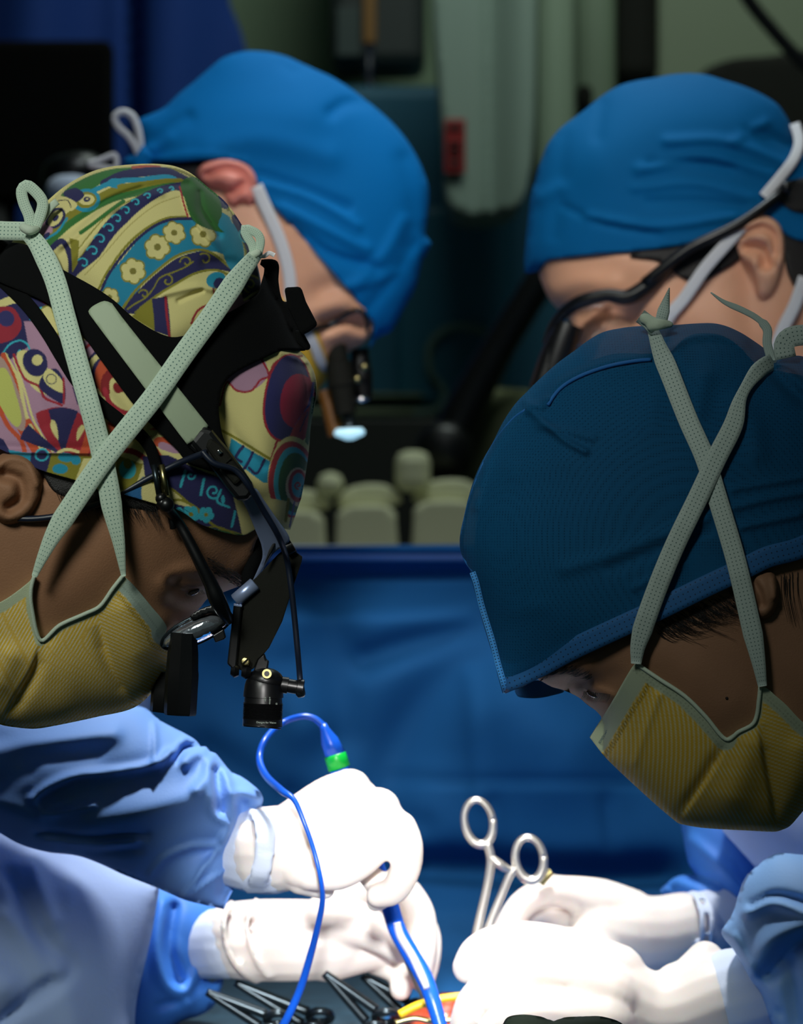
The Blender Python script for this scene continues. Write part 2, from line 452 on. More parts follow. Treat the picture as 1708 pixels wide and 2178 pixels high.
M['white_tape'] = mat('white_tape', 'd8dade', .8, bump=.3, bscale=1200)
M['velvet'] = mat('black_loop_fabric', '08090a', .95, spec=.15, bump=.5, bscale=2500)
M['black'] = mat('black_plastic', '0b0c0e', .35, bump=.05)
M['matt_black'] = mat('matt_black_metal', '12130c', .7, spec=.25, bump=.6, bscale=3500)
M['strip'] = mat('grey_green_strip', '9fae92', .6, bump=.15, bscale=900)
M['steel'] = mat('brushed_steel', 'a9bbe4', .33, metal=.55, bump=.05)
M['dark_steel'] = mat('dark_steel', '3c464c', .3, metal=.9)
M['chrome'] = mat('chrome', 'f0f0f0', .08, metal=1.0)
M['brass'] = mat('brass', 'b0a572', .3, metal=1.0)
M['cable'] = mat('dark_blue_cable', '121b2c', .4)
M['glass'] = mat('lens_glass', 'ffffff', .02, glass=True)
M['cap4'] = mat('navy_cap_nonwoven', '145682', .8, spec=.12, weave=620, alpha=.80, trans=.2, var=.05)
M['cap4hem'] = mat('navy_cap_hem', '1a6cb8', .75, bump=.4, bscale=1400, trans=.2)
M['cap_blue'] = mat('blue_cap_nonwoven', '047ac6', .75, spec=.12, bump=.3, bscale=900, var=.04, vscale=9, trans=.15)
M['cap_blue2'] = mat('mid_blue_cap_nonwoven', '0669a6', .75, spec=.12, bump=.3, bscale=900, var=.05, vscale=9, trans=.15)
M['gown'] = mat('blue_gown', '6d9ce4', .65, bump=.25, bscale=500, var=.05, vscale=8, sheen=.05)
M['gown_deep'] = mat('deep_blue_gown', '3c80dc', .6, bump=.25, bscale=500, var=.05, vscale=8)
M['gown_lit'] = mat('lit_blue_gown', '86b6f0', .65, bump=.25, bscale=500, var=.05, vscale=8)  # lighter copy of the gown blue, standing in for light on the near sleeve
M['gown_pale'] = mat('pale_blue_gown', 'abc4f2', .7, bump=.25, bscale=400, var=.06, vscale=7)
M['drape'] = mat('blue_surgical_drape', '185a94', .8, spec=.2, bump=.3, bscale=350, var=.08, vscale=5)
M['glove'] = mat('white_latex_glove', 'f6ede6', .45, bump=.12, bscale=300, sss=.25, trans=.22)
M['cuff'] = mat('ribbed_white_cuff', 'ccd8ec', .8, bump=.4, bscale=900)
M['cautery_blue'] = mat('cautery_blue_plastic', '1558d0', .3)
M['green'] = mat('green_plastic', '08b43c', .35)
M['yellow_plastic'] = mat('yellow_plastic', 'e0b81a', .35)
M['flesh_red'] = mat('wet_tissue', 'b5482c', .2, var=.3, vscale=60)
M['ink'] = mat('blue_ink', '17506e', .6)
M['etch'] = mat('grey_lettering', '7d8a80', .5)
# ================================================================ painter for printed cloth
def painter(base, items, tr):
    """items: ('p', color, pts) filled smooth polygon, ('q', ...) sharp polygon, ('s', color, w, pts) line, ('e', color, cx, cy, rx, ry[, deg]) ellipse"""
    x0, y0, sc = tr
    K = []
    for it in items:
        if it[0] in 'pq':
            P = np.array(it[2], float); K.append(('p', lin(it[1]), spl([tuple(p) for p in P], 12, True) if it[0] == 'p' else P))
        elif it[0] == 's': K.append(('s', lin(it[1]), it[2] / 2, spl([tuple(p) for p in it[3]], 12, False)))
        elif it[0] == 'e': K.append(('e', lin(it[1])) + tuple(it[2:]))
    def f(Q):
        P = (Q - np.array([x0, y0])) * sc
        C = np.tile(np.array(lin(base)), (len(Q), 1))
        for k in K:
            if k[0] == 'p':
                lo, hi = k[2].min(0), k[2].max(0); b = np.where((P[:, 0] > lo[0]) & (P[:, 0] < hi[0]) & (P[:, 1] > lo[1]) & (P[:, 1] < hi[1]))[0]
                if len(b): C[b[inside(P[b], k[2])]] = k[1]
            elif k[0] == 's':
                lo, hi = k[3].min(0) - k[2], k[3].max(0) + k[2]; b = np.where((P[:, 0] > lo[0]) & (P[:, 0] < hi[0]) & (P[:, 1] > lo[1]) & (P[:, 1] < hi[1]))[0]
                if len(b): C[b[dist(P[b], k[3], False) < k[2]]] = k[1]
            else:
                cx, cy, rx, ry = k[2:6]; a = math.radians(k[6]) if len(k) > 6 else 0
                dx, dy = P[:, 0] - cx, P[:, 1] - cy; u = dx * math.cos(a) + dy * math.sin(a); v = -dx * math.sin(a) + dy * math.cos(a)
                C[(u / rx) ** 2 + (v / ry) ** 2 < 1] = k[1]
        return C
    return f
def curl(c, w, x, y, r, a0=0, turns=1.2, sx=1, k=.25):
    n = 26; return ('s', c, w, [(x + sx * r * (1 - (1 - k) * i / n) * math.cos(math.radians(a0) + turns * 6.283 * i / n), y + r * (1 - (1 - k) * i / n) * math.sin(math.radians(a0) + turns * 6.283 * i / n)) for i in range(n + 1)])
def flower(x, y, r, c, edge, core, n=6):
    L = []
    for col, rr in ((edge, r * .50), (c, r * .38)):
        for i in range(n):
            a = 6.283 * i / n + .3; L.append(('e', col, x + r * .58 * math.cos(a), y + r * .58 * math.sin(a), rr, rr))
        L.append(('e', col, x, y, r * .6, r * .6))
    L.append(('e', core, x, y, r * .27, r * .27)); return L
# ================================================================ the room
m_wall = mat('pale_green_wall', '7f9478', .8, bump=.1, bscale=60, var=.05, vscale=2)
m_dkwall = mat('dark_teal_panel', '20607a', .6, var=.08, vscale=3)
for nm, lo, hi, mm in (('wall_back', (-3, 5.9, 0), (3, 6.0, 3.5), m_wall), ('wall_left', (-3.1, -1, 0), (-3, 6.0, 3.5), m_wall), ('wall_right', (3, -1, 0), (3.1, 6.0, 3.5), m_wall),
                       ('floor', (-3.1, -1, -.1), (3.1, 6.0, 0), mat('grey_vinyl_floor', '5c6a68', .5, var=.1, vscale=4)), ('ceiling', (-3.1, -1, 3.5), (3.1, 6.0, 3.6), mat('white_ceiling', 'b8c0bb', .9))):
    tag(box(nm, lo, hi, mm, None, 0), None, None, kind='structure')
# ---------------------------------------------------------------- far equipment
def pbox(name, x0, y0, x1, y1, Y, depth, m, parent=None, bev=.01, label=None):
    a, b = W(x0, y1, Y), W(x1, y0, Y); return box(name, (a.x, Y, a.z), (b.x, Y + depth, b.z), m, parent, bev, label)
def lp(o, *a): return tag(o, *a)
cu = solid('curtain', [(-500, -300), (300, -300), (470, -300), (487, 0), (510, 60), (530, 140), (560, 320), (600, 900), (620, 2600), (300, 2600), (-500, 2600)], 5.2, lambda Q: .03 * np.sin(Q[:, 0] / 46.0 + .3 * np.sin(Q[:, 1] / 300)) + strokes(Q, [([(280, -300), (285, 400), (290, 1500)], 14, -.07)]), mat('dark_blue_curtain', '063684', .85, bump=.1, bscale=60), None, 22, back=.004)
tag(cu, 'dark blue curtain hanging in the upper left behind the black screen', 'curtain')
mo = thing('monitor', 'black switched-off screen in front of the dark blue curtain', 'monitor', W(40, 420, 4.6))
pbox('casing', -260, 84, 236, 430, 4.6, .06, mat('screen_casing', '050505', .8, spec=.1), mo, .01); pbox('screen', -240, 100, 222, 415, 4.595, .006, mat('dark_screen', '030303', .8, spec=.1), mo, .001)
joined('stand', [sweep([W(-10, 430, 4.63), W(-10, 3300, 4.63)], .03, 12)], M['black'], mo)
st = thing('equipment_tower', 'dark equipment column with an amber strip behind the blue caps', 'medical equipment', W(760, 120, 5.4))
pbox('housing', 700, -400, 905, 138, 5.4, .2, mat('dark_grey_green', '1c2524', .6), st, .02); pbox('amber_strip', 772, -60, 800, 92, 5.39, .02, mat('amber_plastic', '7a5212', .5), st, .003); pbox('side_panel', 715, 15, 765, 120, 5.39, .02, mat('slate_panel', '2b3a38', .6), st, .003)
joined('dangling_lead', [sweep([W(786, 95, 5.38), W(784, 160, 5.38), W(790, 215, 5.38), W(796, 245, 5.29)], .008, 8)], M['cable'], st)
pd = thing('ceiling_pendant', 'pale grey-green ceiling pendant column with a red label on its left edge', 'medical equipment', W(1050, 450, 4.8))
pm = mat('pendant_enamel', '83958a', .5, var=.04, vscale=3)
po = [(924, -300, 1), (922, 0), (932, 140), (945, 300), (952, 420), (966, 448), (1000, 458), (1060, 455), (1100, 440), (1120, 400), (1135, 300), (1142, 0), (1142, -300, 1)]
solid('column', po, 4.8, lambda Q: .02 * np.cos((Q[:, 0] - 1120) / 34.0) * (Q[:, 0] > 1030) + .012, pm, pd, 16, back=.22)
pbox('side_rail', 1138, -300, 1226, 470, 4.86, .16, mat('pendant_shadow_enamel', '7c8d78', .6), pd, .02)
pr = pbox('red_label', 946, 252, 990, 368, 4.775, .006, mat('red_label', '8c1c1c', .5), pd, .002)
for i, (a, b) in enumerate(((262, 276), (300, 305), (312, 317), (324, 329), (340, 352))): pbox('label_print', 954, a, 981, b, 4.772, .003, mat('dark_red_ink', '4a0c0c', .6) if i == 0 else bpy.data.materials['dark_red_ink'], pr, 0)
ac = thing('anaesthesia_machine', 'grey-green cabinet behind the head in the right mid-blue cap', 'medical equipment', W(1270, 300, 5.2))
pbox('body', 1222, -300, 1312, 620, 5.2, .09, mat('cabinet_enamel', '6f8069', .6), ac, .02); pbox('body', 1345, -300, 1900, 205, 5.3, .3, mat('olive_enamel', '77836a', .6), ac, .02)
pbox('dark_recess', 1308, -300, 1402, 170, 5.25, .3, M['matt_black'], ac, .02); pbox('dark_knob_block', 1226, 176, 1262, 235, 5.15, .05, M['matt_black'], ac, .02)
solid('dark_hood', [(1480, 170), (1540, 130), (1640, 118), (1800, 95), (1900, 100), (1900, 360), (1480, 360)], 5.0, lambda Q: 0 * Q[:, 0] + .01, M['matt_black'], ac, 20, back=.1)
lp(tube('hose', [(1560, -60, 4.5), (1592, 0, 4.5), (1640, 60, 4.5), (1700, 125, 4.5), (1800, 210, 4.5)], 15, M['black'], None, 12), 'black hose slanting down across the upper right corner', 'hose')
cb = thing('equipment_cabinet', 'dark teal cabinet between the two blue caps', 'cabinet', W(1000, 900, 5.0))
pbox('body', 600, 180, 1330, 1000, 5.3, .4, m_dkwall, cb, .02); pbox('door', 845, 440, 1090, 860, 5.28, .03, mat('teal_door', '266a82', .5), cb, .01); pbox('shelf_edge', 640, 868, 1010, 884, 5.2, .2, mat('olive_edge', '6d7a5c', .6), cb, .006)
pbox('shelf', 640, 836, 900, 846, 5.22, .2, bpy.data.materials['olive_edge'], cb, .006)
ar = thing('swivel_arm', 'thick black swivel arm slanting down between the blue caps', 'equipment arm', W(950, 980, 4.4))
flesh('arm', [[(1190, 520, 4.52, 30), (1140, 610, 4.52, 36), (1060, 740, 4.52, 38), (990, 870, 4.52, 46), (955, 950, 4.52, 50)]], M['black'], ar, .01, 2)
joined('joint', [lathe(W(945, 960, 4.47), W(945, 960, 4.58), [(0, .03), (.1, .04), (.9, .04), (1, .03)], 20)], M['black'], ar)
lp(tube('cable', [(1040, 712, 5.27), (1000, 697, 5.27), (950, 700, 5.27), (915, 735, 5.27), (915, 790, 5.27), (945, 835, 5.27), (930, 870, 5.19), (880, 880, 5.19)], 8, mat('pale_cable', '6f8a80', .6), None, 8), 'pale cable looping beside the black swivel arm', 'cable')
bl = mat('pale_olive_plastic', 'd2d3ae', .6, var=.05, vscale=6)
def bin_(x0, x1, y0, kx, ky, kw, label, Y=4.3):
    t = thing('storage_bin', label, 'bin', W((x0 + x1) / 2, 1300, Y), 'pale bins in a row behind the drape')
    solid('bin_body', [(x0, y0 + 16), (x0 + 14, y0 + 2), ((x0 + x1) / 2, y0 - 5), (x1 - 14, y0), (x1, y0 + 14), (x1 - 6, 1300), (x0 + 10, 1300)], Y, lambda Q: 0 * Q[:, 0] + .01, bl, t, 14, back=.12)
    solid('lid', [(x0 - 4, y0 - 8), (x0 + 30, y0 - 42), (x1 - 20, y0 - 46), (x1 + 14, y0 - 14), (x1 - 10, y0 - 2), (x0 + 10, y0 + 4)], Y + .05, lambda Q: 0 * Q[:, 0] + .01, bl, t, 14, back=.1)
    pbox('handle_block', kx - kw / 2, ky, kx + kw / 2, y0 - 22, Y + .01, .05, bl, t, .015)
bin_(716, 842, 1078, 702, 1004, 58, 'pale olive bin second from left in the row behind the drape')
bin_(560, 688, 1090, 600, 1020, 50, 'pale olive bin next to the printed cap, behind the drape')
bin_(880, 1012, 1068, 878, 958, 76, 'pale olive bin at the right of the row behind the drape')
lp(solid('folded_cloth', [(950, 850), (1010, 830), (1100, 826), (1160, 850), (1150, 960), (1080, 1010), (1010, 1040), (960, 1010), (990, 940)], 4.6, Field([(950, 850), (1010, 830), (1100, 826), (1160, 850), (1150, 960), (1080, 1010), (1010, 1040), (960, 1010), (990, 940)], .05), mat('mottled_olive_cloth', '767c5a', .9, var=.3, vscale=14), None, 12), 'mottled olive cloth behind the pale bins, beside the navy cap', 'cloth')
rd = thing('equipment_shelf', 'dark trolley shelf carrying the pale bins', 'shelf', W(850, 1300, 4.3))
pbox('board', 520, 1304, 1200, 1330, 4.25, .4, M['matt_black'], rd, .004); pbox('back_board', 560, 890, 1130, 1300, 4.72, .02, mat('dark_board', '10140f', .7), rd, .004)
for x in (540, 1180): pbox('post', x, 1330, x + 20, 3500, 4.4, .03, M['matt_black'], rd, .002)
hs = thing('headset', 'black domed ear cup with a pale cushion behind the printed cap', 'headset', W(150, 400, 3.5))
joined('ear_cup', [lathe(W(150, 325, 3.5), W(165, 420, 3.5), [((1 - math.cos(a)) / 2, .036 * math.sin(a) ** .7) for a in np.linspace(.1, 3.0, 14)], 24)], M['black'], hs)
joined('cushion', [lathe(W(150, 372, 3.45), W(150, 440, 3.45), [((1 - math.cos(a)) / 2, .026 * math.sin(a) ** .7) for a in np.linspace(.1, 3.0, 14)], 24)], M['cuff'], hs)
joined('stalk', [sweep([W(120, 400, 3.5), W(60, 500, 3.5), W(0, 700, 3.5), W(-100, 1300, 3.5)], .012, 10)], M['black'], hs)
joined('stalk', [sweep([W(-100, 1300, 3.5), W(-100, 3990, 3.5)], .015, 10)], M['black'], hs)
# ---------------------------------------------------------------- operating table and drape
tb = thing('operating_table', 'draped operating table under the working hands', 'operating table', (0.1, 2.75, 0))
box('table_top', (-.26, 2.45, .98), (.36, 3.15, 1.04), M['matt_black'], tb, .01); box('pedestal', (-.05, 2.6, .08), (.15, 2.85, .98), M['steel'], tb, .02); box('table_base', (-.2, 2.5, 0), (.3, 3.0, .08), M['steel'], tb, .02)
def drY(Q):
    y = Q[:, 1]
    return np.interp(y, [1100, 1160, 1180, 1225, 1270, 1320, 1400, 1600, 1700, 1800, 1870, 1930, 2000, 2080, 2178, 2500], [3.23, 3.235, 3.255, 3.30, 3.268, 3.24, 3.245, 3.245, 3.24, 3.235, 3.25, 3.12, 2.90, 2.68, 2.45, 2.1])
ds = [([(780, 1400), (870, 1370), (960, 1345), (1050, 1315)], 34, -.022), ([(820, 1720), (835, 1620), (880, 1530), (960, 1440), (1060, 1380)], 60, -.022), ([(1100, 1500), (1150, 1560), (1200, 1600)], 150, .06),
      ([(830, 1655), (1000, 1660), (1250, 1662), (1480, 1670)], 8, -.006), ([(480, 1340), (560, 1420), (640, 1540)], 60, .018), ([(700, 1300), (720, 1420), (730, 1560)], 50, -.015), ([(560, 1300), (600, 1360)], 40, .01), ([(900, 1840), (1050, 1850), (1200, 1870), (1400, 1860)], 40, -.05), ([(1050, 1700), (1060, 1800)], 14, -.008), ([(1290, 1700), (1300, 1800)], 12, -.008), ([(620, 1700), (900, 1760)], 30, -.01), ([(1000, 1440), (1020, 1700)], 20, .006), ([(440, 1600), (600, 1700)], 40, -.015)]
dr = solid('surgical_drape', [(-700, 1150, 1), (0, 1156), (600, 1162), (1000, 1158), (1500, 1160), (2200, 1150, 1), (2200, 1900, 1), (1850, 1930, 1), (1850, 2500, 1), (250, 2500, 1), (250, 2090, 1), (430, 2040, 1), (440, 1920, 1), (-700, 1890, 1)], 0, lambda Q: 0 * Q[:, 0], M['drape'], None, 16, back=.003, yf=drY, disp=lambda Q: strokes(Q, ds) + .004 * np.sin(Q[:, 0] / 83 + Q[:, 1] / 61) * np.clip((Q[:, 1] - 1250) / 100, 0, 1))
tag(dr, 'large blue drape hung across the table behind the working hands', 'drape')
dfr = thing('drape_frame', 'steel frame bar holding up the top edge of the blue drape', 'frame', W(850, 1170, 3.24))
joined('bar', [sweep([W(-700, 1176, 3.262), W(2200, 1176, 3.262)], .008, 10)], M['steel'], dfr)
for x in (-690, 2190): joined('post', [sweep([W(x, 1172, 3.235), Vector((W(x, 1172, 3.235).x, 3.235, 0))], .01, 10)], M['steel'], dfr)
# ================================================================ PERSON 1: left, printed cap, headlight and loupes
Y1 = 2.0
p1 = thing('person', 'person at left in a colourful printed cap, bending over the table', 'person', (-0.25, 2.1, 0), 'surgical team around the table')
head1 = [(-60, 640), (0, 540), (60, 470), (110, 425), (150, 390), (210, 362), (290, 351), (360, 353), (400, 368), (440, 400), (475, 430), (505, 470), (540, 540), (590, 640), (640, 745), (667, 790), (670, 830), (660, 900), (655, 960), (648, 1010), (637, 1060), (618, 1125), (585, 1175), (540, 1232), (515, 1243), (469, 1262), (440, 1285), (400, 1340), (375, 1385), (352, 1428), (324, 1470), (283, 1504), (205, 1523), (74, 1547), (0, 1537), (-120, 1490), (-250, 1470), (-420, 1520), (-430, 900), (-250, 780), (-130, 720)]
H1 = Field(head1, 0.086)
skin1 = [(-430, 900), (-250, 800), (-130, 760), (0, 620), (100, 500), (200, 420), (300, 390), (400, 420), (480, 520), (560, 680), (620, 800), (625, 950), (600, 1060), (570, 1110), (545, 1150), (532, 1200), (517, 1241), (490, 1254), (469, 1262), (440, 1273), (426, 1290), (408, 1310), (385, 1335), (372, 1372), (345, 1420), (315, 1455), (280, 1480), (200, 1500), (70, 1520), (0, 1515), (-120, 1470), (-250, 1450), (-430, 1500)]
fs1 = [([(560, 1130), (530, 1190), (500, 1230)], 26, .004),                       # brow bulge
       ([(350, 1240), (385, 1215), (430, 1215), (460, 1235)], 16, .003), ([(362, 1285), (400, 1300), (425, 1290)], 20, -.006), ([(370, 1240), (400, 1258), (430, 1262)], 15, -.006),
       ([(390, 1243), (415, 1250), (432, 1250)], 9, .0045),                      # closed upper lid
       ([(355, 1262), (350, 1300), (358, 1330)], 14, .002), ([(280, 1120), (320, 1200), (330, 1290)], 60, .003), ([(220, 1180), (150, 1260)], 70, .004)]
cp_ = None
def sk1(Q): return H1(Q) * .985 + strokes(Q, fs1)
def sk1b(Q):
    return sk1(Q) - .012 * np.clip((1020 - Q[:, 1] + .12 * Q[:, 0]) / 40, 0, 1)
solid('head', skin1, Y1, sk1b, M['skin_dark'], p1, 9)
# ear, half under the cap
earf = Field([(-20, 985), (20, 960), (60, 970), (85, 1000), (92, 1040), (75, 1085), (45, 1110), (10, 1115), (-20, 1090), (-35, 1040)], .013)
earO = [(-20, 985), (20, 960), (60, 970), (85, 1000), (92, 1040), (75, 1085), (45, 1110), (10, 1115), (-20, 1090), (-35, 1040)]
es = [([(-15, 1000), (20, 975), (60, 985), (80, 1030)], 8, .003), ([(10, 1010), (40, 1020), (45, 1060), (20, 1080)], 13, -.008), ([(-10, 1090), (20, 1100)], 14, .003)]
e0 = float(H1([(20, 1040)])[0])
solid('ear', earO, Y1 - e0 + .002, earf, M['skin_dark'], p1, 6, back=.02, disp=lambda Q: strokes(Q, es))
# brow and temple hair
random.seed(3)
L = []
for i in range(150):
    a = random.random(); x = 440 + 75 * a + random.uniform(-6, 6); y = 1195 + 50 * a + random.uniform(-16, 12); yy = Y1 - float(sk1([(x, y)])[0]) - .0006
    L.append(([(x, y), (x + 7, y + 3), (x + 13, y + 9 + random.uniform(-3, 3))], yy))
hairs('eyebrow', L, .00016, M['hair'], p1)
L = []
for i in range(260):
    a = random.random(); x = 110 + 260 * a; y = 1015 + 42 * a + 14 * random.random(); yy = Y1 - float(sk1([(x, y)])[0]) - .001
    l = random.uniform(25, 75); dx = random.uniform(-12, 22)
    L.append(([(x, y), (x + dx * .3 + 8, y + l * .5), (x + dx + 22, y + l)], yy))
hairs('hair', L, .00022, M['hair'], p1)
solid('sideburn', [(95, 1000), (180, 1015), (270, 1045), (340, 1065), (330, 1085), (290, 1080), (250, 1078), (200, 1082), (150, 1060), (110, 1040)], Y1, lambda Q: sk1(Q) + .0012, M['hair'], p1, 8, back=.004, label='dark hair at the temple under the cap')
# eye: lid slit with a wet glint
ye = Y1 - float(sk1([(412, 1256)])[0])
joined('eye', [lathe(W(400, 1263, ye + .0002), W(424, 1253, ye + .0002), [((1 - math.cos(a)) / 2, .0021 * math.sin(a)) for a in np.linspace(.05, 3.09, 14)], 20)], mat('wet_eye', '3a2a22', .04, coat=1.0), p1)
L = []
for i in range(16): x = 394 + i * 2.4; y = 1262 - i * .5; L.append(([(x, y), (x + 3, y + 6), (x + 8, y + 9)], ye - .0035))
hairs('eyelashes', L, .00018, M['hair'], p1)

# ---- printed cap
cap1 = [(-80, 640), (0, 545), (55, 480), (100, 428), (150, 388), (210, 360), (290, 349), (360, 351), (402, 366), (442, 398), (478, 428), (508, 468), (530, 510), (545, 560), (552, 600), (556, 660), (590, 722), (640, 748), (666, 786), (673, 830), (661, 900), (656, 960), (649, 1010), (640, 1060, 1), (616, 1127, 1), (560, 1118), (515, 1139), (430, 1117), (385, 1088), (332, 1072), (262, 1052), (213, 1043), (172, 1025), (82, 998), (40, 975), (0, 955), (-120, 900), (-200, 760)]
cs1 = [([(-40, 560), (120, 600), (240, 690), (350, 780), (440, 860), (500, 960), (545, 1060)], 42, -.008), ([(380, 760), (470, 700), (560, 640), (640, 660)], 36, -.008),
       ([(200, 470), (330, 430), (440, 470)], 110, .008), ([(600, 850), (580, 950), (560, 1020)], 70, .010), ([(90, 760), (120, 860)], 80, .006),
       ([(385, 385), (400, 440), (440, 500), (475, 540)], 16, .0035, 1), ([(425, 410), (430, 450), (465, 500)], 8, -.003),
       ([(150, 500), (230, 430), (330, 395), (400, 392)], 9, -.0035), ([(130, 520), (250, 440), (340, 412)], 10, .003), ([(110, 560), (200, 480), (300, 420)], 10, -.0025), ([(240, 450), (160, 540), (120, 600)], 12, .0025),
       ([(300, 400), (220, 430), (130, 500)], 8, -.002), ([(440, 560), (500, 560), (540, 590)], 12, -.003), ([(350, 625), (420, 610), (450, 615)], 8, .0025), ([(380, 640), (430, 618)], 5, -.002),
       ([(640, 765), (655, 800), (660, 850)], 10, -.003), ([(585, 730), (600, 750), (650, 770)], 8, .003), ([(470, 870), (500, 930), (560, 990)], 12, -.002),
       ([(-20, 960), (82, 962), (195, 963)], 5, .0028), ([(0, 950), (100, 955), (200, 952)], 9, -.001), ([(250, 700), (300, 760)], 20, .002), ([(20, 700), (60, 780), (100, 900)], 18, -.002), ([(230, 840), (300, 930), (380, 980)], 16, .003)]
def c1(Q): return H1(Q) + .0045 + strokes(Q, cs1)
N_, CR, TE, OL, GR, RD, OR, PK, CY_ = '1c1c4e', 'cfc583', '1688a6', '7f7a1f', '2c6a2c', '961c2c', 'b84a28', 'a57f96', '2fa6b8'
I1 = [  # coordinates of the print in the crop (0,330) x2.44
 ('p', GR, [(330, 190), (450, 110), (600, 72), (760, 60), (620, 100), (500, 160), (420, 220), (300, 320), (200, 400)]),
 ('s', 'b0503a', 16, [(690, 62), (760, 56), (830, 64)]), ('s', OL, 14, [(820, 70), (930, 82), (1040, 130)]),
 ('s', N_, 46, [(540, 150), (640, 105), (760, 84), (870, 92), (960, 130)]), ('s', TE, 26, [(360, 260), (470, 190), (600, 140), (720, 125), (880, 118), (940, 150)]),
 ('s', OL, 60, [(270, 420), (400, 300), (560, 210), (700, 168), (930, 150)]), ('s', GR, 34, [(250, 460), (400, 330), (560, 240), (740, 185), (900, 160)]),
 ('e', TE, 600, 148, 46, 26), ('e', OL, 640, 165, 36, 16), ('e', TE, 445, 232, 74, 60), ('e', OL, 445, 230, 56, 42), ('e', CR, 448, 228, 42, 28), ('e', N_, 450, 226, 18, 13), ('e', CR, 451, 225, 6, 5),
 ('s', OL, 52, [(380, 560), (470, 440), (600, 310), (740, 222)]), ('s', CR, 26, [(375, 550), (470, 430), (600, 300), (740, 215)]), ('s', GR, 20, [(420, 400), (520, 330), (640, 240)]),
 ('s', N_, 78, [(390, 620), (470, 520), (560, 400), (660, 300), (780, 220), (940, 178)])]
for x, y, r in ((430, 560, 34), (480, 500, 34), (520, 440, 34), (570, 385, 32), (610, 335, 30), (655, 290, 28), (705, 245, 24), (765, 212, 20), (830, 190, 16), (890, 178, 14)): I1.append(curl(CY_, 8, x, y, r, 200, .75)); 
I1 += [('p', CR, [(395, 640), (520, 520), (620, 400), (720, 290), (830, 215), (930, 188), (965, 312), (850, 325), (745, 375), (650, 470), (570, 600), (520, 700)]), ('s', 'a99c58', 5, [(440, 620), (560, 490), (690, 350), (800, 265), (930, 215)]),
 ('p', '147c9c', [(530, 710), (640, 530), (760, 400), (880, 345), (1000, 330), (1150, 400), (1190, 520), (1100, 500), (1000, 500), (880, 550), (770, 630), (650, 790)]),
 ('s', OL, 12, [(512, 700), (562, 600), (650, 475), (750, 385), (860, 332), (975, 318)]), ('s', N_, 15, [(525, 710), (575, 605), (662, 485), (760, 395), (870, 342), (1000, 326)])]
for x, y, r in ((690, 600, 66), (815, 478, 66), (905, 405, 58), (1055, 408, 66), (570, 740, 50)): I1 += flower(x, y, r, CR, OL, '77702c')
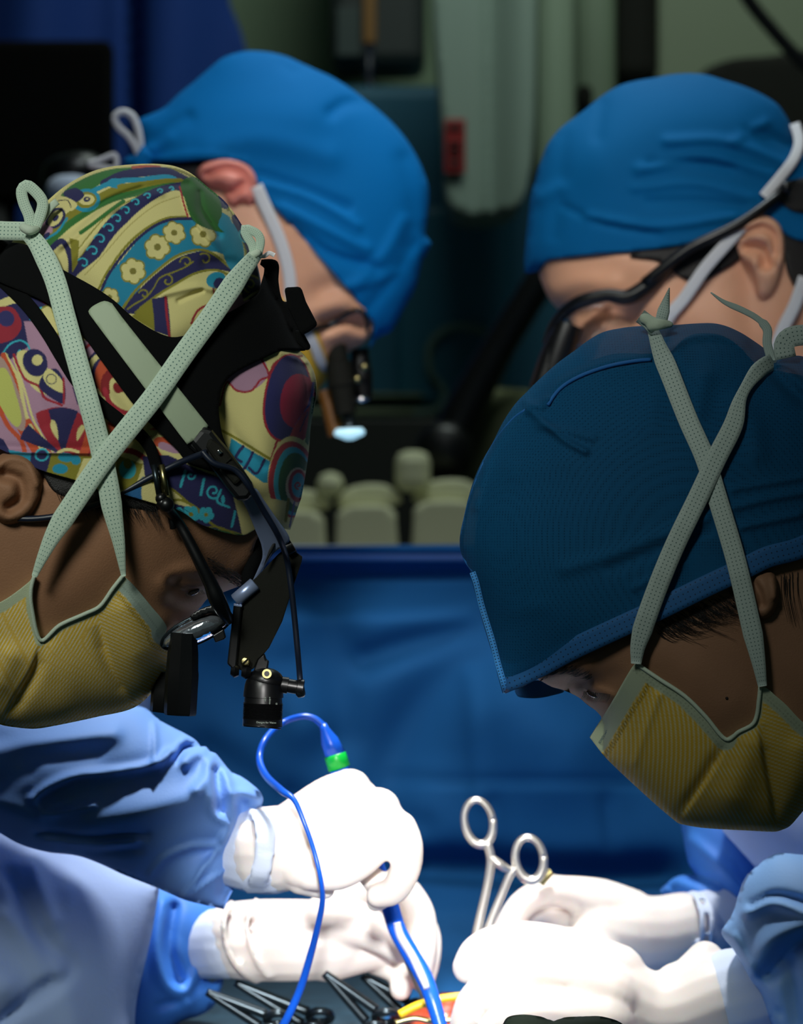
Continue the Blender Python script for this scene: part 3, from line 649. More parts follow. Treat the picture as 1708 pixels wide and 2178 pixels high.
I1 += [('p', N_, [(640, 800), (720, 700), (830, 600), (950, 520), (1080, 500), (1220, 610), (1140, 600), (1020, 615), (900, 685), (800, 745), (700, 820)]),
 ('s', OL, 13, [(640, 790), (715, 690), (820, 595), (940, 512), (1060, 492), (1200, 590)]), ('s', OL, 12, [(700, 810), (800, 740), (900, 680), (1020, 608), (1120, 598), (1200, 630)]), ('s', OL, 8, [(660, 800), (700, 770), (760, 735), (800, 690), (830, 640), (900, 610), (960, 580), (1000, 550)]),
 curl(OL, 8, 870, 655, 34, 250, .9), curl(OL, 8, 750, 720, 28, 200, .9), curl(OL, 8, 965, 555, 34, 180, .9), curl(OL, 8, 1060, 540, 36, 230, .8), ('e', N_, 690, 800, 40, 12, -30),
 ('q', OL, [(680, 835), (790, 745), (805, 915)]), ('q', N_, [(790, 745), (870, 735), (885, 945), (800, 915)]), ('s', RD, 13, [(862, 740), (864, 840), (880, 950)]),
 ('p', PK, [(1100, 850), (1180, 740), (1260, 725), (1330, 790), (1160, 880)]), ('s', RD, 12, [(990, 870), (1020, 810), (1070, 780), (1160, 770)]), ('s', RD, 9, [(1110, 690), (1120, 760)]), ('e', TE, 1125, 650, 52, 42), ('e', N_, 1140, 668, 30, 30),
 ('p', TE, [(1130, 300), (1200, 330), (1260, 470), (1250, 600), (1200, 600), (1150, 500)]), ('s', OL, 16, [(1170, 260), (1240, 380), (1280, 520), (1275, 600)]), ('s', CR, 14, [(1190, 300), (1215, 350)]), ('s', N_, 50, [(1230, 330), (1285, 440), (1320, 560)]), ('e', CY_, 1262, 420, 20, 34, -20), ('e', N_, 1262, 420, 12, 24, -20),
 ('s', N_, 44, [(1150, 205), (1170, 260)]), ('q', '222640', [(1240, 590), (1360, 560), (1370, 760), (1260, 740)]), curl(OL, 9, 1300, 670, 40, 100, 1.1), ('s', OL, 9, [(1260, 640), (1300, 620), (1350, 640)]), ('s', CR, 12, [(1270, 750), (1330, 710), (1360, 700)]),
 ('p', '255c22', [(935, 150), (985, 110), (1060, 130), (1130, 215), (1155, 300), (1135, 370), (1165, 405), (1065, 375), (1000, 330), (962, 240)]), ('s', '1c4718', 8, [(1030, 180), (1045, 260), (1100, 350)]), ('s', RD, 9, [(930, 165), (950, 240), (978, 318)]),
 ('s', N_, 30, [(250, 500), (320, 450), (360, 520), (370, 610)]), ('p', CR, [(275, 520), (310, 480), (340, 530), (340, 600)]), ('q', OL, [(360, 430), (410, 440), (400, 560), (375, 610)]),
 ('p', N_, [(325, 200), (390, 168), (435, 205), (385, 245)]), ('p', CR, [(250, 260), (310, 215), (400, 250), (370, 290)]), ('s', '222030', 5, [(300, 240), (350, 235), (370, 270)]), ('p', PK, [(170, 410), (240, 300), (280, 280), (250, 380)]), ('e', N_, 290, 330, 62, 44, -50), ('e', CR, 290, 330, 48, 30, -50), ('e', N_, 292, 330, 20, 12, -50), ('e', PK, 240, 390, 36, 26),
 ('s', TE, 12, [(230, 440), (300, 400), (350, 330)]), ('e', N_, 240, 420, 24, 12, -40),
 # lower left, below the head band
 ('q', PK, [(-300, 600), (100, 600), (420, 900), (600, 1200), (640, 1560), (-300, 1560)]),
 ('q', N_, [(-100, 640), (80, 680), (260, 760), (260, 860), (120, 860), (150, 990), (60, 1060), (-100, 1060)]), ('s', CR, 40, [(-40, 800), (40, 760), (110, 740)]), ('s', RD, 14, [(90, 690), (150, 700), (240, 770)]), ('s', CR, 22, [(60, 700), (120, 690), (160, 720)]),
 ('p', '8e1f30', [(-60, 820), (60, 790), (110, 880), (60, 960), (-60, 975)]), ('e', '28285e', 30, 850, 42, 42), ('q', OL, [(180, 800), (270, 770), (310, 900), (300, 960), (200, 870)]), ('q', CR, [(215, 800), (258, 780), (300, 920), (275, 950)]), ('s', CY_, 8, [(155, 850), (200, 800), (215, 790)]),
 ('s', CY_, 9, [(12, 1040), (50, 985), (105, 960), (145, 980), (155, 1005)]), ('s', CY_, 8, [(96, 1020), (106, 1010)]),
 ('s', CR, 24, [(30, 1040), (90, 1160), (130, 1330), (190, 1470), (230, 1560)]), ('s', OR, 26, [(20, 1040), (70, 1160), (105, 1320), (160, 1450), (200, 1560)]), ('s', OR, 34, [(110, 1420), (160, 1500), (200, 1570)]), ('s', CR, 12, [(75, 1050), (120, 1200), (180, 1380), (270, 1540)]), ('s', OR, 30, [(150, 1380), (200, 1460), (250, 1550)]), ('s', CR, 18, [(160, 1400), (230, 1530), (260, 1560)]),
 ('s', OR, 24, [(-30, 1250), (40, 1400), (110, 1480), (130, 1560)]), ('p', 'a68a80', [(-30, 1040), (20, 1060), (80, 1190), (135, 1370), (120, 1430), (50, 1380), (-30, 1200)]), ('p', 'b5b85e', [(-30, 1130), (30, 1110), (80, 1240), (115, 1370), (90, 1410), (30, 1350), (-30, 1230)]), ('q', N_, [(-60, 1440), (20, 1480), (60, 1560), (-60, 1560)]),
 ('p', CR, [(90, 1030), (140, 1010), (260, 1120), (320, 1200), (330, 1260), (200, 1230), (130, 1150)]), ('e', N_, 185, 1075, 62, 74, -25), ('e', CR, 196, 1062, 28, 28), ('s', RD, 13, [(75, 1035), (95, 1090), (130, 1160), (200, 1200), (230, 1260), (320, 1300)]), ('p', N_, [(200, 1200), (225, 1140), (290, 1110), (330, 1170), (330, 1290), (260, 1260)]), ('p', CR, [(222, 1150), (255, 1110), (325, 1180), (322, 1235), (250, 1200)]), ('e', '3c3c50', 265, 1165, 28, 28), ('e', CR, 265, 1165, 23, 23), ('s', RD, 11, [(328, 1160), (330, 1290)]),
 ('q', N_, [(370, 1200), (440, 1260), (480, 1340), (400, 1290)]), ('s', N_, 30, [(320, 1020), (420, 960)]), ('s', OL, 30, [(390, 880), (450, 850)]),
 # fan
 ('p', RD, [(188, 1345), (240, 1320), (300, 1310), (380, 1320), (440, 1360), (480, 1440), (470, 1560), (290, 1535)])]
for a0, a1, r in ((200, 222, 235), (252, 290, 240)):
    I1.append(('q', N_, [(325, 1560)] + [(325 + r * math.cos(math.radians(a)), 1552 + r * math.sin(math.radians(a))) for a in np.linspace(a0, a1, 6)]))
I1 += [('p', CR, [(285, 1380), (300, 1420), (302, 1480), (280, 1450), (265, 1410), (270, 1375)]), ('p', CR, [(445, 1405), (425, 1450), (400, 1480), (403, 1430), (425, 1398)]), ('s', CR, 16, [(300, 1545), (350, 1528), (430, 1545)]), ('s', OR, 44, [(470, 1430), (450, 1500), (430, 1550)]), ('s', CR, 12, [(505, 1450), (480, 1520), (470, 1560)]),
 # centre strip with the spiral
 ('q', CR, [(420, 900), (560, 950), (740, 1150), (960, 1400), (960, 1560), (500, 1560), (460, 1200), (420, 1000)]), ('q', PK, [(430, 900), (500, 930), (540, 1000), (440, 1060)]), ('e', CR, 450, 930, 50, 24, -20), ('s', RD, 16, [(430, 1010), (500, 960), (540, 970)]),
 ('s', N_, 90, [(470, 1180), (490, 1090), (560, 1020)]), ('s', CR, 28, [(455, 1120), (490, 1060), (550, 1020)]), ('p', OR, [(495, 1120), (540, 1050), (600, 1040), (640, 1060), (640, 1120), (560, 1180), (540, 1250), (500, 1200)]),
 ('s', '7c1418', 46, [(545, 1235), (545, 1175), (575, 1135), (620, 1130), (650, 1165), (640, 1200), (610, 1215)]), ('s', '7c1418', 14, [(645, 1175), (640, 1215), (600, 1225), (590, 1200), (605, 1180)]), ('s', CR, 12, [(575, 1230), (572, 1200), (590, 1180), (610, 1175)]),
 ('s', RD, 26, [(540, 1220), (570, 1290), (640, 1335), (720, 1340)]), ('p', OR, [(560, 1390), (640, 1400), (620, 1440), (590, 1470)]), ('e', CR, 640, 1390, 24, 34),
 ('s', OR, 60, [(800, 1230), (760, 1330), (690, 1440)]), ('s', CR, 36, [(800, 1300), (780, 1360), (700, 1420)]), ('s', OR, 40, [(900, 1330), (830, 1420), (720, 1460)]), ('s', CR, 32, [(920, 1380), (830, 1440), (760, 1440)]), ('s', OR, 50, [(960, 1420), (900, 1480), (820, 1490)]), ('s', PK, 40, [(980, 1480), (920, 1530), (840, 1510)]), ('s', OR, 44, [(800, 1540), (830, 1580), (900, 1600)]),
 ('s', RD, 30, [(640, 1530), (700, 1540), (760, 1580)]), ('s', CR, 20, [(650, 1500), (720, 1520), (780, 1570)])]
# right lobe
I1 += [('q', CR, [(1130, 900), (1700, 900), (1700, 1700), (1400, 1660), (1130, 1400), (1080, 1200)]),
 ('p', PK, [(1170, 1160), (1260, 1090), (1350, 1035), (1392, 1140), (1300, 1220), (1220, 1215)]), ('s', RD, 11, [(1140, 1300), (1175, 1180), (1225, 1222), (1300, 1220), (1350, 1165), (1395, 1145), (1350, 1035)]), ('s', RD, 10, [(1395, 1145), (1430, 1080), (1500, 1050), (1570, 1040)]), ('s', RD, 9, [(1470, 955), (1560, 985), (1640, 1080)]), ('s', OL, 22, [(1450, 985), (1530, 1010)]),
 ('e', RD, 1490, 1262, 124, 232, 8), ('e', '1e2058', 1492, 1260, 114, 222, 8), ('e', '93103a', 1545, 1275, 92, 142, 6), ('s', '2b3f8c', 14, [(1625, 1180), (1600, 1300), (1540, 1400)]), ('p', 'a8343c', [(1580, 1330), (1640, 1280), (1620, 1420), (1540, 1500), (1500, 1480)]), ('s', '1e2058', 6, [(1600, 1330), (1560, 1430)]), ('s', '3a6a40', 22, [(1625, 1260), (1610, 1400), (1590, 1500)]), ('s', RD, 12, [(1440, 1480), (1400, 1590)]),
 ('q', TE, [(1200, 1470), (1400, 1590), (1400, 1700), (1370, 1700), (1180, 1560)]), ('s', OL, 14, [(1150, 1430), (1280, 1500), (1410, 1585)]), ('s', N_, 16, [(1260, 1510), (1220, 1570), (1250, 1590)]), ('s', N_, 15, [(1310, 1540), (1270, 1620), (1240, 1640)]), ('s', N_, 14, [(1370, 1580), (1330, 1650), (1290, 1620)]),
 ('e', CR, 1520, 1680, 130, 220), ('e', 'a8323a', 1515, 1684, 122, 198), ('e', CY_, 1520, 1692, 98, 178), ('e', '2c6436', 1530, 1700, 84, 156), ('e', 'cfc0a0', 1545, 1720, 60, 100), ('e', 'a8323a', 1548, 1715, 50, 86), ('e', CY_, 1550, 1712, 34, 64), curl('a8323a', 9, 1550, 1712, 20, 90, 1.0),
 # folded hem band along the brow
 ('q', TE, [(40, 1530), (170, 1545), (160, 1610), (60, 1570)]), ('q', N_, [(160, 1540), (270, 1550), (240, 1650), (150, 1620)]), ('e', CY_, 215, 1555, 38, 34), ('e', N_, 215, 1555, 28, 25), ('q', OL, [(265, 1550), (490, 1560), (440, 1720), (240, 1650)]), ('e', TE, 340, 1570, 42, 24), ('e', TE, 390, 1580, 26, 26), ('e', TE, 310, 1630, 40, 26), ('q', CR, [(430, 1570), (500, 1570), (440, 1720), (390, 1690)]),
 ('q', OL, [(600, 1560), (740, 1600), (700, 1740), (600, 1740)]), ('e', CY_, 660, 1630, 44, 50), ('e', OL, 660, 1600, 22, 26), ('q', '1b5c90', [(690, 1730), (745, 1660), (745, 1800), (600, 1790)]), ('q', N_, [(735, 1560), (870, 1560), (1200, 1700), (1260, 2000), (1020, 1930), (760, 1720)]),
 ('p', CR, [(745, 1700), (800, 1690), (900, 1740), (1010, 1830), (900, 1810), (790, 1810), (745, 1800)]), ('s', OL, 12, [(790, 1695), (900, 1740), (1010, 1830), (1120, 1930), (1250, 1970)]), ('s', OL, 14, [(870, 1810), (930, 1790), (1000, 1815), (1080, 1880)]),
 ('s', CY_, 14, [(960, 1640), (940, 1720)]), ('s', CY_, 14, [(1060, 1680), (1045, 1760)]), curl(CY_, 10, 990, 1660, 24, 0, .8), curl(CY_, 11, 1110, 1745, 40, 60, 1.1), ('s', CY_, 12, [(1150, 1740), (1130, 1800), (1190, 1830)]), ('s', CY_, 13, [(1220, 1850), (1200, 1930)]), ('e', CY_, 1160, 1790, 10, 24)]
I1 += flower(990, 1862, 44, CY_, CY_, OL, 5) + flower(1068, 1865, 40, CY_, CY_, OL, 5) + [('e', CY_, 930, 1852, 22, 24), ('s', '2c5a2c', 34, [(1060, 1945), (1140, 1965), (1250, 1985)]), ('s', OL, 8, [(1040, 1930), (1140, 1935), (1250, 1990)]), ('q', CR, [(1390, 1780), (1500, 1800), (1480, 1900), (1400, 1860)]), ('s', OL, 16, [(1500, 1790), (1480, 1900)]), ('s', '3a3a84', 8, [(1530, 1800), (1500, 1930)])]
paint1 = painter(CR, I1, (0, 330, 2.44))
def capcol(Q):
    W2 = Q + np.stack([1.2 * np.sin(Q[:, 1] / 23.0), 1.2 * np.cos(Q[:, 0] / 19.0)], 1); C = paint1(W2)
    d = (Q[:, 0] > 150) & (Q[:, 0] < 230) & (Q[:, 1] > 2000); C[d] *= .9
    return C
solid('surgical_cap', cap1, Y1, c1, M['print'], p1, 2.5, color=capcol, ostep=5, label='cotton cap printed with flowers, swirls and bands in cream, teal, navy and red')
hb = M['velvet']
def y1cap(Q): return Y1 - c1(Q)
# gathered cloth knot at the crown tie
# ---- head band of the lamp
band_a = [(-60, 430), (0, 508), (60, 522), (125, 568), (200, 610), (240, 637), (290, 680), (360, 716), (410, 708), (450, 685), (545, 628), (556, 600), (562, 570), (553, 562), (556, 552), (590, 556), (592, 600), (602, 640), (620, 640, 1), (632, 690), (656, 735, 1), (648, 745), (600, 745), (560, 762), (500, 792), (474, 818), (465, 860), (466, 890), (474, 930), (500, 985), (540, 1055), (580, 1105), (568, 1120), (520, 1060), (470, 1010), (440, 1000), (400, 985), (375, 955), (300, 880), (210, 760), (165, 700), (100, 645), (0, 600), (-80, 560)]
hl = p1
solid('headlight_strap', band_a, Y1, lambda Q: H1(Q) + .0085 + strokes(Q, [s for s in cs1 if s[1] > 60]) * .6, hb, p1, 7, back=.006, label='wide black felt head band of the lamp')
st = [o for o in bpy.data.objects if o.name == 'headlight_strap'][0]
prism('strap_tab', [(604, 611), (640, 609), (650, 640), (676, 690), (655, 705), (640, 712), (612, 655)], Y1 - .052, .012, hb, st, .002)
prism('strap_tab', [(626, 700), (644, 705), (662, 738), (652, 746), (630, 728)], Y1 - .040, .01, hb, st, .002)
solid('plastic_strip', [(188, 662), (196, 652), (222, 640), (238, 645, 1), (262, 678), (443, 905, 1), (430, 925), (398, 945, 1), (375, 915), (300, 815), (190, 668)], Y1, lambda Q: H1(Q) + .0125 + strokes(Q, [s for s in cs1 if s[1] > 60]) * .6, M['strip'], st, 7, back=.0022)
def yband(Q): return Y1 - (H1(Q) + .0115 + strokes(Q, [s for s in cs1 if s[1] > 60]) * .6)
# thin black side strap to the loupes
P, y = taut([(-40, 555), (10, 600), (60, 650), (100, 705), (130, 755), (165, 810), (205, 855), (255, 895), (298, 925), (320, 955), (332, 995)], y1cap, .004)
ribbon('eyewear_strap', P, 30, y, M['velvet'], p1, .002, wf=lambda t: 1 if t < .75 else 1 - .25 * (t - .75) * 4)
# ---- hinge and arm
yA = Y1 - float(c1([(470, 960)])[0]) - .016
hh = prism('lamp_hinge', [(402, 942), (430, 908), (451, 914), (470, 938), (487, 958), (515, 996), (541, 1035), (538, 1052), (528, 1064), (504, 1066), (484, 1042), (462, 1012), (438, 981), (418, 960)], yA - .004, .012, M['black'], p1, .003)
prism('hinge_cover', [(446, 930), (478, 955), (505, 992), (520, 1015), (500, 1034), (474, 1004), (452, 972), (436, 950)], yA - .0075, .006, M['matt_black'], hh, .002)
prism('hinge_sleeve', [(394, 946), (432, 904), (450, 914), (462, 940), (430, 972), (412, 962)], yA - .002, .012, M['black'], hh, .002)
tube('screw', [(464, 958, yA - .0085), (470, 965, yA - .0085)], 5, M['chrome'], hh, 8)
tube('hinge_seam', [(492, 974, yA - .0078), (462, 1000, yA - .0078)], 2.5, M['matt_black'], hh, 8)
def armY(Q):
    t = np.clip((Q[:, 1] - 1040) / 200, 0, 1); return yA + .004 + .045 * t
arm = [(512, 1050), (542, 1038), (560, 1062), (585, 1098), (612, 1136), (616, 1150), (606, 1160), (590, 1170), (578, 1182), (560, 1210), (545, 1236), (536, 1240), (548, 1212), (558, 1185), (556, 1160), (545, 1132), (528, 1090)]
solid('lamp_arm', arm, 0, lambda Q: 0.0 * Q[:, 0], M['steel'], p1, 6, back=.003, yf=armY, label='curved brushed steel arm over the brow')
prism('arm_slot', [(590, 1150), (578, 1175), (560, 1205), (572, 1170), (582, 1152)], yA + .030, .002, M['black'], [o for o in bpy.data.objects if o.name == 'lamp_arm'][0])
solid('brow_pad', [(520, 1062), (535, 1090), (548, 1125), (558, 1160), (560, 1188), (548, 1215), (540, 1240), (520, 1246), (514, 1240), (517, 1190), (518, 1140), (512, 1080)], Y1 - .030, Field([(520, 1062), (535, 1090), (548, 1125), (558, 1160), (560, 1188), (548, 1215), (540, 1240), (520, 1246), (514, 1240), (517, 1190), (518, 1140), (512, 1080)], .006), M['velvet'], p1, 5, back=.062)
yP = yA + .038
fl = prism('lamp_plate', [(612, 1162), (643, 1184), (641, 1196), (622, 1252), (600, 1322), (572, 1378), (562, 1390), (548, 1403), (540, 1422), (521, 1430), (505, 1422), (500, 1400), (507, 1330), (513, 1255), (545, 1228), (590, 1180)], yP, .005, M['matt_black'], p1, .0006, 'matt black wedge plate hanging in front of the brow')
joined('plate_rod', [lathe(W(500, 1278, yP - .001), W(543, 1241, yP - .001), [(0, .003), (.03, .0042), (.97, .0042), (1, .003)], 16)], M['steel'], fl)
prism('side_bar', [(497, 1284), (515, 1286), (503, 1420), (499, 1428), (483, 1412)], yP - .003, .014, M['black'], fl, .001)
prism('bar_edge', [(497, 1284), (515, 1286), (514.5, 1291), (497, 1289)], yP - .0035, .014, M['steel'], fl, .0002)
joined('plate_screw', [lathe(W(522, 1407, yP - .004), W(522, 1407, yP + .006), [(0, .0018), (.02, .0028), (1, .0028)], 16)], M['brass'], fl); 
tube('screw', [(517, 1412, yP - .0045), (527, 1402, yP - .0045)], 2, M['matt_black'], fl, 6)
edge_split(joined('plate_hinge', [lathe(W(606, 1168, yP - .002), W(622, 1158, yP - .002), [(0, .005), (1, .005)], 16)], M['black'], fl))
edge_split(joined('foot', [lathe(W(491, 1425, yP), W(509, 1427, yP), [(0, .003), (.5, .0045), (1, .003)], 12), lathe(W(514, 1428, yP), W(534, 1430, yP), [(0, .003), (.5, .0045), (1, .003)], 12)], M['black'], fl))
prism('knuckle', [(548, 1400), (562, 1390), (566, 1404), (572, 1406), (568, 1430), (556, 1440), (540, 1436), (540, 1424)], yP + .001, .008, M['black'], fl, .001)
# ---- lamp head
yL = yP + .004
A, B = W(562, 1420, yL), W(558, 1545, yL)
lp = edge_split(joined('headlamp', [lathe(A, B, [(0, .003), (.03, .0055), (.12, .0085), (.22, .0105), (.30, .0113), (.42, .0118), (.50, .0120), (.505, .0112), (.60, .0114)] + [(.60 + .02 * i + d, .0112 if d == 0 else .0120) for i in range(14) for d in (0, .01)] + [(.885, .0118), (1, .0119)], 40)], M['black'], p1, 'small black cylindrical lamp head below the plate'), 40)
edge_split(joined('pivot_ring', [lathe(W(567.5, 1433, yL - .0135), W(567.5, 1433, yL - .008), [(0, .0014), (.001, .0028), (1, .0028)], 20)], M['brass'], lp))
edge_split(joined('pivot_pin', [lathe(W(567.5, 1433, yL - .0139), W(567.5, 1433, yL - .008), [(0, .0005), (.001, .0016), (1, .0016)], 16)], M['black'], lp))
joined('dome', [lathe(W(567, 1420, yL), W(563, 1475, yL), [((1 - math.cos(a)) / 2, .011 * math.sin(a)) for a in np.linspace(.2, 2.9, 12)], 24)], M['black'], lp)
edge_split(joined('side_arm', [lathe(W(598, 1456, yL), W(646, 1464, yL), [(0, .0048), (.3, .0050), (.31, .0042), (.7, .0042), (.72, .0052), (.97, .0052), (1, .004)], 20)], M['black'], lp))
joined('arm_tip', [lathe(W(628, 1470, yL), W(648, 1466, yL), [(0, .003), (.2, .0045), (.8, .0045), (1, .003)], 16)], M['dark_steel'], lp)
text_mesh('lettering', 'Designs for Vision', .0016, M['etch'], lp, W(545, 1538, yL - .0125), (1, 0, -.03), (0.03, 0, 1))
text_mesh('lettering', 'designs', .0015, M['etch'], lp, W(575, 1498, yL - .0125), (0, 0, 1), (-1, 0, 0))
text_mesh('lettering', 'HDi', .0015, M['etch'], lp, W(566, 1492, yL - .0125), (0, 0, 1), (-1, 0, 0))
text_mesh('lettering', 'III', .0015, M['etch'], lp, W(590, 1499, yL - .0125), (0, 0, 1), (-1, 0, 0))
tube('rim', [(519, 1541, yL - .008), (540, 1544, yL - .0118), (558, 1546, yL - .0122), (597, 1550, yL - .004)], 1.6, M['black'], lp, 6)
# cables
tube('lamp_cable', [(430, 960, yA - .012), (455, 985, yA - .013), (500, 1000, yA - .010), (530, 1035, yA - .008), (560, 1085, yA + .002), (592, 1140, yA + .010), (610, 1190, yP - .008), (620, 1255, yP - .006), (627, 1320, yP - .004), (633, 1385, yP - .002), (637, 1430, yL), (639, 1460, yL)], 6.5, M['cable'], p1, 12)
tube('power_cable', [(-60, 1088, yA + .0), (0, 1097, yA - .002), (60, 1104, yA - .004), (130, 1096, yA - .006), (200, 1075, yA - .004), (260, 1048, yA - .002), (320, 1015, yA - .002), (380, 985, yA - .004), (440, 962, yA - .012)], 7, M['cable'], p1, 12)
# ---- loupes
yG = Y1 - float(H1([(400, 1150)])[0]) - .012
yW = Y1 - float(c1(np.array([[348, 1035.]]))[0]) - .006
gl = tube('eyeglass_temple', [(352, 1078, yW, 10), (375, 1105, yG - .001, 11), (400, 1148, yG, 12), (425, 1196, yG, 13), (447, 1240, yG + .002, 15), (462, 1275, yG + .004, 18), (478, 1305, yG + .010, 14), (488, 1322, yG + .016, 8)], 12, M['black'], p1, 14)
gl.name = 'loupe_glasses'; gl['label'] = 'black framed magnifying loupes under the lamp'
for dx in (-7, 9):
    joined('wire_loop', [lathe(W(334 + dx, 988, yW), W(346 + dx, 1054, yW), [(0, .0019), (1, .0019)], 10)], M['dark_steel'] if dx < 0 else M['brass'], gl)
for (x, y, r) in ((343, 1060, 13), (354, 1074, 17), (346, 1070, 13)):
    joined('clamp_bead', [lathe(W(x, y - r, yW), W(x, y + r, yW), [((1 - math.cos(a)) / 2, r * yG / F * math.sin(a)) for a in np.linspace(.1, 3.04, 10)], 16)], M['black'], gl)
tube('clamp_tail', [(362, 1098, yG - .002), (366, 1112, yG - .002), (368, 1124, yG - .001)], 7, M['black'], gl, 8)
# lens: shallow glass dish, rim, far bright edge
def lensring(name, c, rx, ry, tilt, r, m, yy, dep):
    pts = []
    for i in range(41):
        a = 2 * math.pi * i / 40; u = rx * math.cos(a); v = ry * math.sin(a)
        pts.append((c[0] + u * math.cos(tilt) - v * math.sin(tilt), c[1] + u * math.sin(tilt) + v * math.cos(tilt), yy + dep * math.sin(a)))
    return tube(name, pts, r, m, gl, 8, 1)
ct = (418, 1340); tl = math.radians(-24)
LP = [(ct[0] + 80 * math.cos(a) * math.cos(tl) - 27 * math.sin(a) * math.sin(tl), ct[1] + 80 * math.cos(a) * math.sin(tl) + 27 * math.sin(a) * math.cos(tl)) for a in np.linspace(0, 2 * math.pi, 24, endpoint=False)]
solid('lens', LP, yG + .03, Field(LP, .013), M['chrome'] if False else mat('mirrored_lens', 'dfe6f2', .12, metal=.9, var=.3, vscale=90, bump=2.0, bscale=90), gl, 4, label='curved lens with bright reflections')
lensring('lens_rim', ct, 81, 28, tl, 3, M['dark_steel'], yG + .028, .004)
solid('rim_bridge', [(404, 1312), (412, 1303), (440, 1290), (470, 1286), (490, 1300), (492, 1322), (484, 1330), (476, 1316), (450, 1304), (430, 1310), (412, 1318)], yG + .022, lambda Q: 0 * Q[:, 0] + .003, M['black'], gl, 5)
prism('nose_pad', [(344, 1378), (350, 1352), (372, 1328), (380, 1334), (362, 1352), (352, 1375)], yG + .026, .004, M['dark_steel'], gl, .0005)
prism('lamp_mount', [(452, 1352), (475, 1338), (478, 1350), (480, 1356), (476, 1360), (458, 1367)], yG + .022, .008, M['black'], gl, .0006)
for nm, x, x1, ya, yb, yy in (('loupe_barrel', 351, 421, 1346, 1521, yG + .022), ('loupe_barrel', 321, 385, 1430, 1515, yG + .062)):
    cx = (x + x1) / 2; r = (x1 - x) / 2 * yy / F
    b = edge_split(joined(nm, [lathe(W(cx + 5, ya, yy), W(cx - 3, yb, yy), [(0, r * .80), (.25, r * .95), (.45, r * .99), (.5, r * 1.03), (.97, r * 1.0), (1, r * .95)], 8)], M['black'], gl), 30)
    edge_split(joined('barrel_rim', [lathe(W(cx - 3, yb - 3, yy), W(cx - 3, yb + 1, yy), [(0, r * .9), (1, r * .9)], 8)], M['dark_steel'], b) if False else b)
# ---- mask
mask1 = [(262, 1224, 1), (275, 1236), (287, 1248), (320, 1288), (354, 1332), (350, 1356), (357, 1385), (354, 1428), (324, 1472), (283, 1506), (205, 1525), (120, 1543), (74, 1550), (33, 1547), (0, 1541), (-120, 1495), (-260, 1400), (-260, 1330), (-120, 1330), (0, 1281), (61, 1238), (72, 1222, 1), (70, 1240), (66, 1255), (68, 1295), (86, 1362, 1), (127, 1330), (180, 1306), (213, 1289), (240, 1252)]
crease = [([(86, 1370), (75, 1420), (40, 1480), (10, 1530)], 18, -.0045, 1), ([(205, 1330), (235, 1420), (283, 1500)], 16, -.0032, -1), ([(100, 1400), (130, 1440), (150, 1500)], 40, .004), ([(270, 1300), (300, 1380)], 34, .003), ([(20, 1400), (0, 1450)], 30, .004)]
def m1(Q): return H1(Q) + .0045 + strokes(Q, crease)
def mask1col(Q):
    x, y = Q[:, 0], Q[:, 1]; n = len(Q); Yl, Wl, = np.array(lin('e0b730')), np.array(lin('e9e6c8'))
    pr = inside(Q, np.array([(205, 1290), (240, 1200), (400, 1280), (400, 1500), (283, 1506), (235, 1420)]))
    pl = inside(Q, np.array([(86, 1362), (75, 1420), (40, 1480), (5, 1560), (-400, 1560), (-400, 1200), (60, 1200)]))
    ph = np.where(pr, (-x * math.sin(math.radians(24)) + y * math.cos(math.radians(24))) / 7.0,
                  np.where(pl, (x * math.cos(math.radians(28)) + y * math.sin(math.radians(28))) / 6.6, (x * math.cos(math.radians(38)) + y * math.sin(math.radians(38)) + (y - 1420) ** 2 / 900.0) / 6.6))
    C = np.where((ph % 1 < .28)[:, None], Wl, Yl)
    top = np.array([(262, 1224), (287, 1248), (320, 1288), (354, 1332), (352, 1345)], float); d = dist(Q, top, False)
    B = np.array(lin('a9bcae')); B2 = np.array(lin('a08520'))
    C = np.where((d < 30)[:, None], B, C); st = ((d > 33) & (d < 42) & (((x + y) % 7) < 3)); C = np.where(st[:, None], B2, C)
    C = np.where(((d < 20) & (d > 16) & (((x + y) % 7) < 3))[:, None], B * .7, C)
    e2 = np.array([(262, 1224), (240, 1252), (213, 1289), (180, 1306), (127, 1330), (86, 1362), (68, 1295), (66, 1255), (72, 1222)], float); d2 = dist(Q, e2, False); C = np.where((d2 < 12)[:, None], np.array(lin('b4bf9e')), C)
    e3 = np.array([(72, 1222), (61, 1238), (0, 1281), (-120, 1330)], float); C = np.where((dist(Q, e3, False) < 22)[:, None], np.array(lin('b4bf9e')), C)
    return C
mk1 = solid('face_mask', mask1, Y1, m1, M['mask'], p1, 2.6, color=mask1col, ostep=5, label='yellow pinstriped mask with pale green binding')
tube('binding_cord', [(262, 1224, Y1 - float(m1([(262, 1228)])[0]) - .001), (240, 1252, Y1 - float(m1([(240, 1252)])[0]) - .001), (213, 1289, Y1 - float(m1([(213, 1289)])[0]) - .001), (180, 1306, Y1 - float(m1([(180, 1306)])[0]) - .001), (127, 1330, Y1 - float(m1([(127, 1331)])[0]) - .001), (86, 1362, Y1 - float(m1([(86, 1362)])[0]) - .001), (68, 1295, Y1 - float(m1([(66, 1295)])[0]) - .001), (66, 1255, Y1 - float(m1([(64, 1255)])[0]) - .001), (73, 1225, Y1 - float(m1([(70, 1232)])[0]) - .001)], 4.5, M['binding'], mk1, 10)
